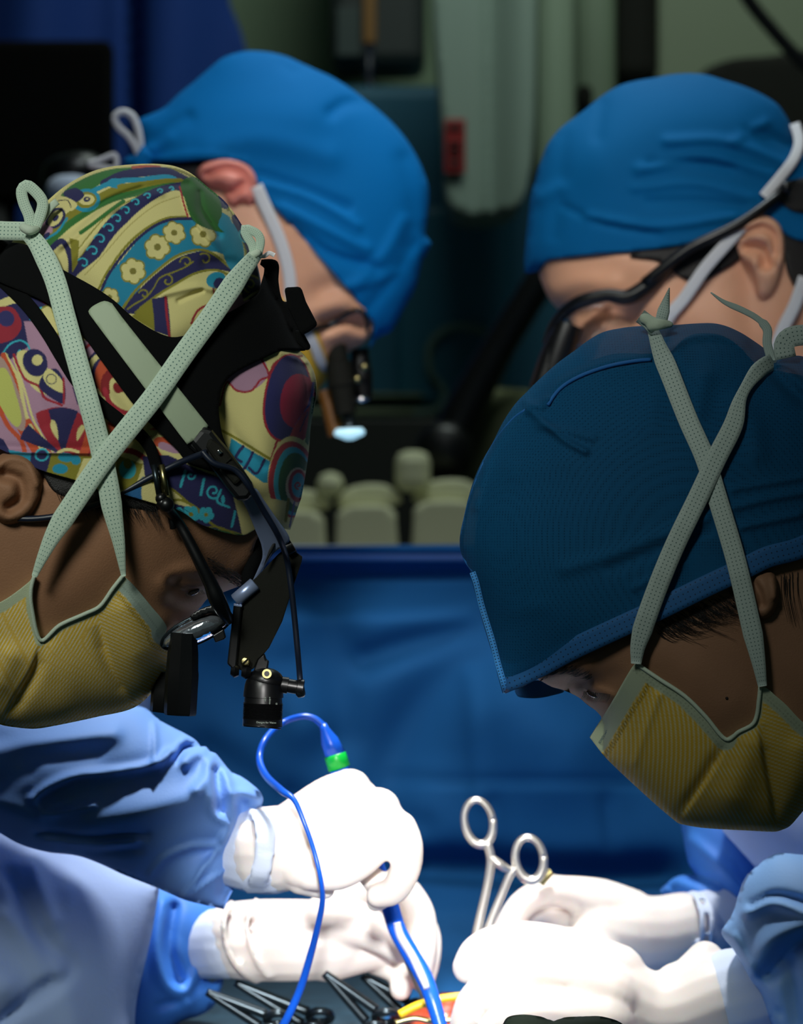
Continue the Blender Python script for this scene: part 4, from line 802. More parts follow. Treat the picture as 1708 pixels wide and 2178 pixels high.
# ---- tapes
yT = lambda Q: Y1 - np.maximum(np.maximum(c1(Q) + .007, m1(Q) + .001), sk1(Q) + .002)
P, y = taut([(545, 540), (510, 585), (455, 665), (390, 755), (330, 840), (270, 915), (215, 985), (160, 1065), (115, 1135), (88, 1190), (73, 1226)], yT, .006)
ribbon('mask_tie', P, 46, y, M['tape'], mk1, wf=lambda t: .62 if t < .01 else min(1, .62 + t * 4) if t < .84 else 1 - (t - .84) * 4.6)
P, y = taut([(52, 488), (80, 520), (115, 590), (140, 680), (165, 770), (190, 860), (212, 945), (228, 1020), (240, 1090), (252, 1150), (258, 1190), (263, 1226)], yT, .0045)
ribbon('mask_tie', P, 45, y, M['tape'], mk1, wf=lambda t: min(1, .7 + t * 3) if t < .80 else 1 - (t - .80) * 3.9)
P, y = taut([(-80, 470), (-20, 488), (60, 492)], y1cap, .012)
ribbon('mask_tie', P, 40, y, M['tape'], mk1)
yk = float(y1cap(np.array([[75, 500]]))[0]) - .012
flesh('tie_knot', [[(50, 484, yk, 10), (64, 490, yk - .002, 11), (78, 487, yk, 8)]], M['binding'], mk1, .001, 2)
ribbon('tie_bow', spl([(66, 490), (62, 460), (50, 430), (46, 405), (56, 394), (72, 404), (90, 428), (88, 450), (74, 486)], 7, False), 24, yk + .001, M['tape'], mk1, .001)
ribbon('tie_bow', spl([(74, 486), (92, 462), (108, 440), (122, 428)], 7, False), 15, yk + .004, M['binding'], mk1, .001)
yk = float(y1cap(np.array([[535, 540]]))[0]) - .008
flesh('tie_knot', [[(536, 544, yk, 9), (548, 538, yk, 9)]], M['binding'], mk1, .001, 2)
ribbon('tie_bow', spl([(542, 544), (536, 520), (524, 500), (520, 486), (534, 490), (548, 498), (554, 512), (548, 542)], 6, False), 19, yk + .001, M['tape'], mk1, .001)
ribbon('tie_bow', spl([(548, 542), (562, 545), (572, 538), (584, 543)], 5, False), 9, yk + .006, M['white_tape'], mk1, .0008)
# ================================================================ PERSON 2: right, dark blue cap and yellow mask
Y4 = 2.0
p4 = thing('person', 'person at right in a dark navy cap and yellow mask, head bowed', 'person', (0.28, 2.1, 0), 'surgical team around the table')
cap4 = [(978, 1157), (980, 1130), (986, 1104), (996, 1060), (1008, 1021), (1026, 980), (1048, 942), (1070, 898), (1096, 859), (1122, 832), (1148, 806), (1186, 772), (1223, 745), (1254, 722), (1284, 706), (1320, 698), (1354, 694), (1420, 692), (1507, 687), (1540, 692), (1573, 706), (1602, 724), (1630, 745), (1650, 768), (1662, 760), (1680, 757), (1708, 758), (1790, 790), (1850, 880), (1870, 1000), (1850, 1090), (1800, 1140), (1708, 1186), (1640, 1205), (1595, 1227), (1507, 1268), (1411, 1315), (1345, 1345), (1223, 1402), (1150, 1440), (1110, 1462), (1090, 1469), (1078, 1474, 1), (1069, 1474, 1), (1060, 1440), (1050, 1400), (1038, 1360), (1026, 1320), (1016, 1280), (1004, 1235), (1001, 1215), (990, 1195), (982, 1180)]
head4 = cap4[:30] + [(1900, 1200), (2060, 1250), (2060, 1750), (1900, 1720), (1800, 1690), (1740, 1700), (1680, 1757), (1647, 1768), (1497, 1760), (1439, 1748), (1332, 1652), (1286, 1607), (1282, 1530), (1249, 1499), (1215, 1474), (1174, 1462), (1137, 1450), (1080, 1474), (1069, 1474), (1050, 1400), (1026, 1320), (1004, 1235), (990, 1195)]
H4 = Field(head4, 0.088)
skin4 = [(1030, 1180), (1035, 1100), (1060, 1010), (1100, 930), (1170, 860), (1240, 800), (1320, 765), (1420, 755), (1520, 750), (1600, 780), (1680, 820), (1780, 860), (1830, 960), (1850, 1100), (1900, 1200), (2060, 1250), (2060, 1740), (1900, 1710), (1740, 1690), (1640, 1740), (1500, 1735), (1450, 1725), (1400, 1680), (1345, 1625), (1310, 1580), (1290, 1545), (1283, 1530), (1268, 1512), (1249, 1499), (1232, 1484), (1215, 1475), (1196, 1467), (1174, 1461), (1150, 1448), (1137, 1441), (1110, 1420), (1075, 1380), (1050, 1280)]
fs4 = [([(1140, 1445), (1175, 1440), (1200, 1432), (1215, 1440), (1230, 1465)], 12, .0045), ([(1165, 1425), (1200, 1412), (1240, 1420)], 22, .005), ([(1215, 1450), (1245, 1470), (1262, 1490)], 12, -.008), ([(1185, 1450), (1205, 1462)], 10, -.004),
       ([(1230, 1462), (1250, 1468), (1275, 1470), (1300, 1478)], 9, .004), ([(1300, 1440), (1280, 1450)], 20, -.002), ([(1290, 1495), (1305, 1520)], 7, .002), ([(1400, 1400), (1470, 1440), (1540, 1500)], 60, .004), ([(1590, 1240), (1600, 1300)], 20, -.003)]
def sk4(Q): return H4(Q) * .975 + strokes(Q, fs4)
solid('head', skin4, Y4, lambda Q: sk4(Q) - .0045 * np.clip((1360 - Q[:, 1] + (1345 - Q[:, 0]) * .45) / 60, 0, 1), M['skin_dark2'], p4, 8)
# hair mass under the cap
hair4 = [(1012, 1180), (1015, 1120), (1030, 1040), (1060, 965), (1105, 905), (1122, 860), (1160, 818), (1205, 792), (1250, 770), (1310, 752), (1375, 752), (1432, 745), (1470, 712), (1530, 712), (1570, 735), (1610, 775), (1660, 790), (1708, 800), (1800, 860), (1830, 960), (1830, 1080), (1780, 1110), (1708, 1150), (1590, 1190), (1500, 1235), (1400, 1280), (1300, 1325), (1200, 1370), (1120, 1400), (1075, 1410), (1050, 1340), (1025, 1260)]
solid('hair', hair4, Y4, lambda Q: H4(Q) * .985 - .0005, M['hair_brown'], p4, 12, label='dark hair gathered under the cap')
cs4 = [([(1135, 862), (1165, 845), (1190, 815), (1250, 785), (1320, 765), (1380, 760)], 9, .0035), ([(1122, 868), (1165, 905), (1200, 935), (1245, 960)], 8, .0045), ([(1150, 905), (1200, 915), (1260, 930)], 10, .003), ([(1120, 875), (1085, 905), (1055, 950), (1030, 1010), (1010, 1080)], 8, .003), ([(1120, 855), (1150, 868), (1165, 850)], 8, .004),
       ([(1425, 745), (1460, 720), (1520, 712), (1565, 725), (1610, 765)], 8, .004), ([(1430, 750), (1450, 830), (1470, 900)], 12, -.002), ([(1600, 740), (1640, 790), (1680, 830), (1708, 850)], 14, -.004), ([(1650, 770), (1690, 800), (1740, 850)], 12, .005), ([(1560, 860), (1600, 900), (1610, 960)], 25, .003),
       ([(1200, 1210), (1300, 1180), (1400, 1140), (1500, 1100)], 16, .0022), ([(1560, 1080), (1640, 1060), (1760, 1040)], 9, .0025), ([(1580, 1120), (1700, 1095)], 9, .0025), ([(1300, 1210), (1400, 1170), (1500, 1130)], 16, -.0015), ([(1560, 1040), (1708, 1015)], 8, .002), ([(1100, 1000), (1200, 980)], 30, .002),
       ([(1100, 1300), (1150, 1290)], 20, .001), ([(1350, 1250), (1450, 1200)], 9, .0015), ([(1480, 880), (1500, 800)], 22, .003), ([(1400, 820), (1380, 900)], 30, .002), ([(1080, 1455), (1200, 1395), (1345, 1325), (1507, 1252), (1640, 1190), (1720, 1160)], 22, .0012)]
def c4(Q): return H4(Q) + .0045 + strokes(Q, cs4)
c4o = solid('surgical_cap', cap4, Y4, c4, M['cap4'], p4, 5.0, ostep=5, label='dark navy non-woven cap with visible hair beneath')
def y4cap(Q): return Y4 - c4(Q)
# folded hem with two rows of stitch dots
hem = np.array(spl([(1074, 1474), (1150, 1440), (1223, 1402), (1345, 1345), (1411, 1315), (1507, 1268), (1595, 1227), (1640, 1205), (1708, 1186), (1800, 1140)], 10, False)); c4hem = hem + np.array([-8, -20])
hemr = ribbon('cap_hem', c4hem, 46, y4cap(c4hem) - .0012, holes_mat('stitched_hem', '1b5a92', '0a2238', 4.0, 1.0, .13), c4o, tilt=.0)
sd = np.array(spl([(1002, 1217), (1010, 1240), (1022, 1290), (1034, 1330), (1046, 1370), (1056, 1410), (1066, 1445), (1074, 1474)], 6, False)) + np.array([3, 0])
ribbon('side_seam', sd, 13, y4cap(sd + np.array([6, 0])) - .002, holes_mat('seam_tape', '3b8fd8', '0d3558', 2.0, 1.0, .22), c4o)
P, y = taut([(1003, 1215), (985, 1190), (978, 1158), (984, 1110), (1000, 1050), (1030, 975), (1060, 925), (1098, 882), (1122, 868)], y4cap, .0015, False)
tube('cap_seam', [(p[0] + 4, p[1], yy) for p, yy in list(zip(P, y))[::3]], 3.5, M['cap4hem'], c4o, 8, 3)
tube('cap_seam', [(p[0], p[1], float(y4cap(np.array([p]))[0]) - .0008) for p in [(1165, 862), (1190, 828), (1230, 802), (1290, 780), (1350, 768), (1385, 765)]], 4, M['cap4hem'], c4o, 8, 4)
solid('cap_flap', [(1096, 1466), (1100, 1480), (1112, 1484), (1144, 1485), (1180, 1478), (1200, 1470), (1160, 1450), (1130, 1448)], Y4 + .055, lambda Q: 0 * Q[:, 0] + .004, holes_mat('flap_tape', '2c6cb0', '0b2c50', 3, 1, .2), c4o, 5, uv=lambda Q: (Q - 1000) / 14.0, label='corner of the far side hem')
# ear lobe beneath the hem
eo = [(1578, 1225), (1600, 1222), (1640, 1215), (1655, 1240), (1656, 1275), (1645, 1305), (1625, 1318), (1608, 1310), (1596, 1285), (1582, 1258)]
ef = Field(eo, .011); e0 = float(H4([(1620, 1262)])[0])
solid('ear', eo, Y4 - e0 + .001, ef, M['skin_dark2'], p4, 5, back=.02, disp=lambda Q: strokes(Q, [([(1600, 1235), (1615, 1260), (1620, 1285)], 9, -.005), ([(1645, 1230), (1648, 1270)], 6, .002)]))
def y4s(x, y): return Y4 - float(sk4(np.array([[x, y]], float))[0])
random.seed(5); L = []
for i in range(260):
    a = random.random(); x = 1395 + 190 * a; y = 1322 - 78 * a + random.uniform(-4, 30); l = random.uniform(30, 110); dx = random.uniform(.55, 1.0)
    L.append(([(x, y), (x + l * .45 * dx, y + l * .22 + random.uniform(-4, 8)), (x + l * dx, y + l * random.uniform(.1, .5))], y4s(x, y) - .0012))
for i in range(18):
    a = random.random(); x = 1660 + 40 * a; y = 1215 + 30 * random.random(); L.append(([(x, y), (x + 2, y + 45), (x + 14, y + 100)], y4s(x, y) - .0012))
hairs('hair', L, .00017, M['hair'], p4, 'fine stray hairs at the temple')
L = []
for i in range(130):
    a = random.random(); x = 1150 + 110 * a; y = 1440 - 18 * math.sin(a * 3) + random.uniform(-8, 8); L.append(([(x, y), (x - 6, y + 4), (x - 14, y + 5)], y4s(x, y) - .0008))
hairs('eyebrow', L, .00016, M['hair'], p4)
L = []
for i in range(22): x = 1243 + i * 2.6; y = 1470 + i * .3; L.append(([(x, y), (x - 3, y + 10), (x - 9, y + 19)], y4s(x, y) - .003))
pass
hairs('eyelashes', L, .00024, M['hair'], p4)
joined('eye', [lathe(W(1248, 1470, y4s(1262, 1474) + .004), W(1282, 1478, y4s(1262, 1474) + .004), [((1 - math.cos(a)) / 2, .0028 * math.sin(a)) for a in np.linspace(.05, 3.09, 14)], 18)], bpy.data.materials['wet_eye'], p4)
joined('mole', [lathe(W(1546, 1485, y4s(1546, 1485) - .0008), W(1546, 1485, y4s(1546, 1485) + .002), [(0, .0004), (.2, .0009), (1, .0009)], 10)], M['hair_brown'], p4)
# ---- mask
mask4 = [(1255, 1569, 1), (1280, 1530), (1310, 1480), (1345, 1420), (1354, 1410, 1), (1400, 1442), (1456, 1478), (1500, 1522), (1543, 1572, 1), (1572, 1555), (1600, 1540), (1609, 1520), (1613, 1490), (1614, 1462, 1), (1628, 1462), (1650, 1480), (1672, 1499), (1708, 1536), (1800, 1600), (1900, 1640), (1880, 1700), (1800, 1670), (1740, 1690), (1700, 1735), (1680, 1757), (1664, 1765), (1647, 1769), (1600, 1767), (1497, 1761), (1445, 1752), (1437, 1747, 1), (1400, 1716), (1332, 1654), (1286, 1609)]
cr4 = [([(1543, 1580), (1510, 1640), (1470, 1700), (1440, 1745)], 16, -.004, -1), ([(1618, 1540), (1630, 1620), (1645, 1700), (1655, 1765)], 18, -.004, 1), ([(1600, 1590), (1560, 1690)], 40, .005), ([(1345, 1430), (1340, 1560), (1330, 1640)], 60, .003), ([(1400, 1480), (1370, 1560), (1350, 1620)], 10, .0012), ([(1700, 1600), (1690, 1700)], 30, .003)]
def m4(Q): return H4(Q) + .0045 + strokes(Q, cr4)
def mask4col(Q):
    x, y = Q[:, 0], Q[:, 1]; Yl, Wl = np.array(lin('cfa930')), np.array(lin('cdcca4'))
    p2_ = inside(Q, np.array([(1543, 1572), (1510, 1640), (1470, 1700), (1437, 1750), (1500, 1800), (1660, 1800), (1645, 1700), (1630, 1620), (1618, 1530), (1600, 1540)]))
    p3_ = (x > 1600) & ~p2_
    ph = np.where(p2_, (x * math.cos(math.radians(-27)) + y * math.sin(math.radians(-27))) / 8.6, np.where(p3_, (-x * math.sin(math.radians(20)) + y * math.cos(math.radians(20))) / 8.0,
         (x * math.cos(math.radians(4)) + y * math.sin(math.radians(4)) + np.maximum(0, 1620 - y) ** 2 / 900.0) / 9.6))
    C = np.where((ph % 1 < .26)[:, None], Wl, Yl); B = np.array(lin('a8b49a'))
    d = dist(Q, np.array([(1255, 1569), (1345, 1420), (1354, 1410)], float), False); C = np.where((d < 40)[:, None], B, C)
    st = (d > 43) & (d < 54) & (((x - y) % 9) < 4); C = np.where(st[:, None], np.array(lin('7e6a10')), C)
    d = dist(Q, np.array([(1354, 1410), (1456, 1478), (1500, 1522), (1543, 1572)], float), False); C = np.where((d < 24)[:, None], B, C); st = (d > 9) & (d < 19) & (np.abs(d - 14) > 2.5) & (((x + y) % 12) < 5); C = np.where(st[:, None], B * .6, C)
    d = dist(Q, np.array([(1543, 1572), (1572, 1555), (1600, 1540), (1609, 1520), (1614, 1462)], float), False); C = np.where((d < 11)[:, None], B, C)
    d = dist(Q, np.array([(1628, 1462), (1672, 1499), (1708, 1536), (1800, 1600)], float), False); C = np.where((d < 26)[:, None], B, C); st = (d > 9) & (d < 19) & (np.abs(d - 14) > 2.5) & (((x + y) % 12) < 5); C = np.where(st[:, None], B * .6, C)
    return C
mk4 = solid('face_mask', mask4, Y4, m4, M['mask'], p4, 3.2, color=mask4col, ostep=5, label='yellow pinstriped mask with blue print along the top edge')
ym = Y4 - float(m4(np.array([[1300, 1545]], float))[0]) - .0006
a = W(1277, 1582, Y4 - float(m4(np.array([[1279, 1578]], float))[0]) - .0012); b = W(1324, 1508, Y4 - float(m4(np.array([[1322, 1514]], float))[0]) - .0012)
xd = (b - a).normalized(); text_mesh('lettering', 'ADVANTA Level 3', .0026, M['ink'], mk4, a, xd, Vector((-xd.z, .3, xd.x)).normalized())
tube('binding_cord', [(p[0], p[1], Y4 - float(m4(np.array([[p[0] + p[2], p[1] + p[3]]], float))[0]) - .001) for p in [(1354, 1412, 0, 6), (1400, 1443, -2, 3), (1456, 1480, -2, 3), (1500, 1523, -3, 3), (1543, 1572, 0, 6), (1572, 1556, 0, 4), (1600, 1541, 0, 4), (1610, 1520, 3, 3), (1614, 1490, 4, 0), (1617, 1462, 5, 4)]], 4.5, M['binding'], mk4, 10)
yT4 = lambda Q: Y4 - np.maximum(np.maximum(c4(Q) + .001, m4(Q)), sk4(Q) + .002)
P, y = taut([(1388, 700), (1404, 745), (1424, 793), (1464, 894), (1499, 973), (1525, 1056), (1564, 1187), (1595, 1319), (1612, 1400), (1622, 1460)], yT4, .004)
ribbon('mask_tie', P, 42, y, M['tape2'], mk4, wf=lambda t: min(1, .55 + t * 5) if t < .86 else 1 - (t - .86) * 4)
P, y = taut([(1650, 765), (1617, 785), (1592, 815), (1574, 850), (1560, 903), (1525, 973), (1486, 1056), (1433, 1166), (1389, 1275), (1358, 1370), (1353, 1412)], yT4, .0055)
ribbon('mask_tie', P, 43, y, M['tape2'], mk4, wf=lambda t: min(1, .8 + t * 3) * (1 - .45 * math.exp(-((t - .13) / .07) ** 2)) if t < .90 else 1 - (t - .90) * 5)
yk = float(y4cap(np.array([[1400, 712.]]))[0]) - .006
ribbon('tie_bow', [(1395, 702), (1380, 685), (1362, 672)], 30, [yk, yk, yk + .002], M['tape2'], mk4, .003)
ribbon('tie_bow', [(1404, 692), (1412, 660), (1424, 612)], 26, [yk, yk + .003, yk + .006], M['tape2'], mk4, .001, wf=lambda t: 1 if t < .7 else max(.06, 1 - (t - .7) * 3.1))
flesh('tie_knot', [[(1385, 694, yk - .002, 11), (1400, 690, yk - .003, 13), (1425, 690, yk - .001, 8)], [(1372, 678, yk, 13), (1390, 686, yk - .002, 12)]], M['binding'], mk4, .0012, 3)
ribbon('tie_bow', spl([(1512, 622), (1540, 642), (1580, 660), (1612, 678), (1632, 700), (1632, 730), (1642, 768)], 8, False), 13, yk + .012, M['tape2'], mk4, .001, wf=lambda t: min(1, .2 + t * 3) * (1.5 if t > .6 else 1))
ribbon('tie_bow', spl([(1672, 762), (1668, 735), (1680, 718), (1720, 712), (1760, 715)], 8, False), 44, yk + .004, M['tape2'], mk4, .001)
# ================================================================ PERSON 3: behind left, bright blue cap
Y2 = 2.95
p2 = thing('person', 'person behind at left in a bright blue cap, face turned down', 'person', (-0.25, 3.0, 0), 'surgical team around the table')
cap2 = [(262, 345), (272, 332), (296, 322), (292, 290), (294, 256), (320, 243), (349, 229), (380, 200), (411, 175), (440, 150), (472, 124), (500, 113), (529, 108), (573, 111), (610, 120), (639, 133), (672, 148), (705, 163), (740, 184), (771, 207), (806, 235), (837, 264), (863, 295), (885, 330), (900, 362), (911, 396), (912, 435), (908, 475), (905, 500), (917, 516), (912, 530), (899, 552), (885, 607), (860, 655), (832, 704), (815, 712), (800, 720), (786, 740, 1), (795, 690), (780, 668), (749, 625), (718, 590), (683, 550), (640, 500), (595, 453), (565, 415), (545, 385), (530, 352), (500, 340), (440, 338), (390, 342), (335, 342), (300, 350)]
head2 = cap2[:37] + [(790, 745), (740, 752), (700, 790), (670, 830), (560, 900), (300, 900), (60, 850), (60, 500), (200, 400)]
H2 = Field(head2, .085)
skin2 = [(60, 500), (250, 390), (330, 300), (450, 180), (560, 140), (700, 190), (820, 290), (870, 400), (860, 500), (830, 600), (800, 660), (793, 695), (785, 715), (771, 730), (750, 742), (735, 752), (718, 745), (705, 760), (690, 800), (650, 850), (540, 900), (300, 900), (60, 850)]
fs2 = [([(640, 700), (680, 660), (735, 650), (765, 665)], 26, .007), ([(690, 690), (730, 680), (765, 690)], 18, -.012), ([(700, 712), (740, 700), (770, 712)], 16, .008), ([(680, 620), (720, 600)], 22, -.006), ([(560, 520), (620, 620)], 60, .006)]
def sk2(Q): return H2(Q) * .97 + strokes(Q, fs2)
solid('head', skin2, Y2, lambda Q: sk2(Q) - .004 * (inside(Q, spl(cap2, 20))), M['skin_light'], p2, 12)
cs2 = [([(400, 300), (520, 250), (640, 240)], 70, .010), ([(705, 240), (730, 222), (775, 215)], 14, -.006), ([(600, 135), (625, 152), (650, 140)], 10, -.004), ([(620, 480), (700, 540), (800, 570)], 10, -.006), ([(600, 440), (680, 480), (780, 530)], 12, .005), ([(560, 390), (660, 420), (760, 480)], 10, .004), ([(550, 370), (640, 400), (740, 440)], 9, -.004),
       ([(330, 300), (360, 270), (400, 250)], 14, -.005), ([(310, 320), (340, 310), (360, 290)], 10, .004), ([(740, 610), (790, 600), (840, 580)], 10, .003), ([(860, 340), (880, 430), (870, 520)], 20, -.004), ([(760, 600), (820, 540), (860, 470)], 14, .004), ([(780, 660), (830, 600), (880, 520)], 12, -.003), ([(340, 340), (420, 330), (520, 345)], 9, .003), ([(450, 320), (550, 300), (700, 330)], 30, .004)]
def c2(Q): return H2(Q) + .004 + strokes(Q, cs2)
cp2 = solid('surgical_cap', cap2, Y2, c2, M['cap_blue'], p2, 9)
e2 = [(418, 372), (428, 352), (446, 342), (485, 336), (525, 350), (545, 375), (549, 405), (546, 430), (530, 440), (515, 430), (500, 442), (485, 436), (470, 410), (440, 395)]
ef = Field(e2, .02); ee = float(c2(np.array([[500, 390.]]))[0])
solid('ear', e2, Y2 - ee + .006, ef, M['skin_pink'], p2, 6, back=.03, disp=lambda Q: strokes(Q, [([(440, 372), (480, 358), (520, 372), (535, 400)], 8, -.007), ([(460, 400), (495, 408), (515, 395)], 10, -.010), ([(430, 360), (485, 343), (530, 358), (543, 400)], 8, .004)]), label='reddened ear')
solid('hair', [(330, 345), (380, 336), (430, 342), (455, 350), (430, 380), (440, 420), (400, 470), (300, 450), (280, 400)], Y2, lambda Q: sk2(Q) + .003, M['hair'], p2, 10)
mk2 = solid('face_mask', [(560, 640), (630, 640), (668, 690), (690, 745), (698, 790), (690, 815), (666, 842), (600, 900), (400, 920), (380, 700)], Y2, lambda Q: H2(Q) + .004, mat('yellow_mask', 'e8b93a', .8, bump=.3, bscale=800), p2, 10, label='yellow mask seen in profile')
solid('mask_edge', [(652, 700), (668, 712), (684, 745), (697, 782), (690, 792), (672, 770), (660, 740), (648, 720)], Y2, lambda Q: H2(Q) + .007, M['white_tape'], mk2, 6, back=.004)
P, y = taut([(545, 395), (560, 430), (578, 470), (595, 510), (608, 550), (616, 590), (620, 640)], lambda Q: Y2 - np.maximum(c2(Q), sk2(Q)), .004)
ribbon('mask_tie', P, 27, y, M['white_tape'], mk2, .001)
yk = Y2 - .05
tube('mask_tie', [(300, 345, yk), (292, 320, yk), (275, 292, yk), (252, 270, yk), (244, 250, yk), (260, 238, yk), (280, 246, yk), (292, 270, yk), (298, 300, yk), (300, 345, yk)], 8, M['white_tape'], mk2, 8)
tube('mask_tie', [(300, 375, yk), (240, 360, yk), (190, 350, yk), (215, 340, yk), (243, 330, yk), (248, 350, yk), (240, 372, yk)], 6.5, M['white_tape'], mk2, 8)
flesh('cap_knot', [[(292, 352, yk - .01, 12), (315, 320, yk - .01, 18), (300, 350, yk - .01, 20)]], M['cap_blue'], cp2, .003, 2, 'knotted blue cap tie')
# loupes and light of person 3
yl = Y2 - .03
yfr = lambda x, y: Y2 - float(sk2(np.array([[x, y]], float))[0]) - .005
lo2 = tube('loupe_frame', [(x, y, yfr(x, y), r) for x, y, r in ((640, 712, 5), (665, 700, 7), (700, 692, 6), (740, 668, 5), (765, 660, 5), (780, 680, 5), (782, 705, 4))], 6, M['dark_steel'], p2, 8, label='metal framed loupes with a glowing lamp')
solid('lens', [(680, 700), (720, 682), (760, 668), (776, 690), (765, 720), (735, 742), (700, 735), (685, 720)], yl + .01, lambda Q: 0 * Q[:, 0] + .002, M['glass'], lo2, 8)
edge_split(joined('loupe_barrel', [lathe(W(712, 722, yl), W(735, 880, yl), [(0, .008), (.1, .0095), (.3, .0095), (.31, .0115), (.62, .0125), (.64, .0105), (1, .0095)], 20)], M['matt_black'], lo2))
edge_split(joined('loupe_barrel', [lathe(W(765, 742, yl + .03), W(772, 850, yl + .03), [(0, .008), (.2, .0085), (.5, .010), (1, .009)], 20)], M['black'], lo2))
edge_split(joined('loupe_barrel', [lathe(W(690, 830, yl + .015), W(716, 925, yl + .015), [(0, .006), (1, .008)], 16)], mat('amber_brown', '6b4418', .4), lo2))
for x, y in ((775, 780), (760, 806)): joined('brass_knob', [lathe(W(x - 9, y, yl + .0), W(x + 9, y, yl + .0), [(0, .002), (.5, .004), (1, .002)], 14)], M['brass'], lo2)
joined('steel_clip', [lathe(W(754, 850, yl), W(784, 848, yl), [(0, .0015), (.5, .003), (1, .0015)], 14)], M['chrome'], lo2)
joined('lamp_neck', [lathe(W(742, 880, yl), W(744, 915, yl), [(0, .0045), (.6, .0065), (1, .011)], 20)], M['dark_steel'], lo2)
joined('lamp_lens', [lathe(W(743, 911, yl), W(744, 936, yl), [(0, .0115), (.3, .0140), (.6, .0130), (1, .003)], 24)], mat('glowing_lamp', 'cfeefc', .2, emit='a9dcf0', estr=.85), lo2, 'pale blue glowing lamp')
# ================================================================ PERSON 4: behind right
Y3 = 2.75
p3 = thing('person', 'person behind at right in a mid blue cap, wearing black-framed loupes', 'person', (0.36, 2.85, 0), 'surgical team around the table')
cap3 = [(1116, 579, 1), (1115, 560), (1117, 530), (1120, 498), (1128, 424), (1133, 400), (1139, 384), (1144, 360), (1153, 336), (1162, 312), (1175, 292), (1195, 270), (1220, 251), (1245, 232), (1271, 211), (1295, 194), (1319, 181), (1355, 171), (1392, 165), (1430, 158), (1466, 156), (1503, 159), (1540, 170), (1576, 181), (1610, 195), (1639, 211), (1656, 224), (1668, 240), (1680, 262), (1692, 300), (1708, 330), (1800, 370), (1850, 440), (1840, 520), (1760, 520), (1708, 512), (1680, 503), (1664, 490), (1640, 470), (1595, 468), (1560, 485), (1514, 505), (1448, 520), (1380, 530), (1300, 537), (1240, 543), (1172, 552), (1155, 562), (1146, 576, 1), (1130, 580)]
head3 = cap3[:33] + [(1900, 520), (2000, 640), (2000, 1000), (1700, 980), (1500, 950), (1330, 880), (1240, 800), (1216, 720), (1198, 665), (1175, 645), (1153, 604), (1144, 571), (1116, 579), (1118, 500)]
H3 = Field(head3, .085)
skin3 = [(1160, 560), (1150, 480), (1160, 400), (1190, 320), (1260, 250), (1340, 200), (1460, 180), (1570, 200), (1650, 250), (1720, 350), (1820, 420), (1900, 520), (2000, 640), (2000, 1000), (1700, 980), (1500, 950), (1330, 860), (1260, 780), (1228, 715), (1222, 690), (1205, 672), (1192, 662), (1175, 645), (1162, 625), (1153, 604), (1146, 580)]
fs3 = [([(1180, 620), (1230, 600), (1300, 605)], 24, .006), ([(1240, 670), (1300, 665), (1340, 680)], 24, -.010), ([(1270, 690), (1310, 682)], 14, .006), ([(1400, 660), (1500, 690), (1560, 740)], 60, .007), ([(1590, 560), (1600, 700), (1640, 800)], 30, -.006), ([(1330, 560), (1420, 590)], 40, .003)]
def sk3(Q): return H3(Q) * .97 + strokes(Q, fs3)
solid('head', skin3, Y3, lambda Q: sk3(Q) - .004 * (inside(Q, spl(cap3, 20))), M['skin_light'], p3, 12)
cs3 = [([(1280, 330), (1420, 250), (1560, 240)], 90, .010), ([(1360, 360), (1500, 330), (1640, 370)], 12, .005), ([(1420, 300), (1540, 300), (1680, 350)], 11, .006), ([(1380, 345), (1450, 342), (1560, 360)], 8, -.004), ([(1350, 400), (1480, 390), (1600, 420)], 9, .003), ([(1380, 430), (1500, 430), (1580, 440)], 9, -.003), ([(1250, 460), (1400, 480), (1560, 460)], 9, .005), ([(1200, 440), (1280, 475), (1400, 500)], 8, -.003), ([(1590, 280), (1640, 290), (1680, 310)], 10, -.005), ([(1560, 300), (1630, 260)], 10, .004), ([(1150, 420), (1190, 400)], 16, .004), ([(1280, 220), (1270, 290)], 16, -.003), ([(1200, 290), (1190, 400), (1180, 500)], 16, -.002)]
def c3(Q): return H3(Q) + .004 + strokes(Q, cs3)
solid('surgical_cap', cap3, Y3, c3, M['cap_blue2'], p3, 8)
e3 = [(1566, 488), (1580, 472), (1600, 463), (1631, 460), (1655, 474), (1666, 500), (1669, 540), (1664, 580), (1655, 608), (1642, 628), (1627, 637), (1612, 630), (1605, 605), (1600, 575), (1585, 560), (1570, 540), (1562, 515)]
ef3 = Field(e3, .018); ee = float(c3(np.array([[1620, 520.]]))[0])
solid('ear', e3, Y3 - ee + .004, ef3, M['skin_light'], p3, 6, back=.03, disp=lambda Q: strokes(Q, [([(1580, 500), (1610, 485), (1645, 500), (1650, 540)], 8, -.007), ([(1590, 525), (1620, 530), (1630, 560)], 14, -.014), ([(1575, 485), (1630, 467), (1660, 495), (1660, 560)], 7, .005), ([(1605, 560), (1600, 590)], 8, .004)]))
solid('hair', [(1440, 524), (1514, 505), (1560, 490), (1590, 520), (1575, 550), (1530, 580), (1490, 600), (1450, 590), (1400, 555), (1340, 545), (1360, 532)], Y3, lambda Q: sk3(Q) + .003, M['hair'], p3, 9)
solid('hair', [(1664, 495), (1708, 510), (1800, 520), (1850, 560), (1800, 640), (1720, 640), (1680, 590), (1668, 540)], Y3, lambda Q: H3(Q) * .97 + .004, M['hair_brown'], p3, 10)
solid('hair', [(1640, 400), (1700, 380), (1760, 380), (1760, 440), (1690, 450)], Y3, lambda Q: c3(Q) + .002, M['hair'], p3, 10)
y3c = lambda Q: Y3 - np.maximum(c3(Q), sk3(Q))
mk3 = solid('face_mask', [(1330, 860), (1400, 800), (1480, 760), (1640, 800), (1760, 860), (1700, 960), (1500, 960)], Y3, lambda Q: H3(Q) + .005, bpy.data.materials['yellow_mask'], p3, 12)
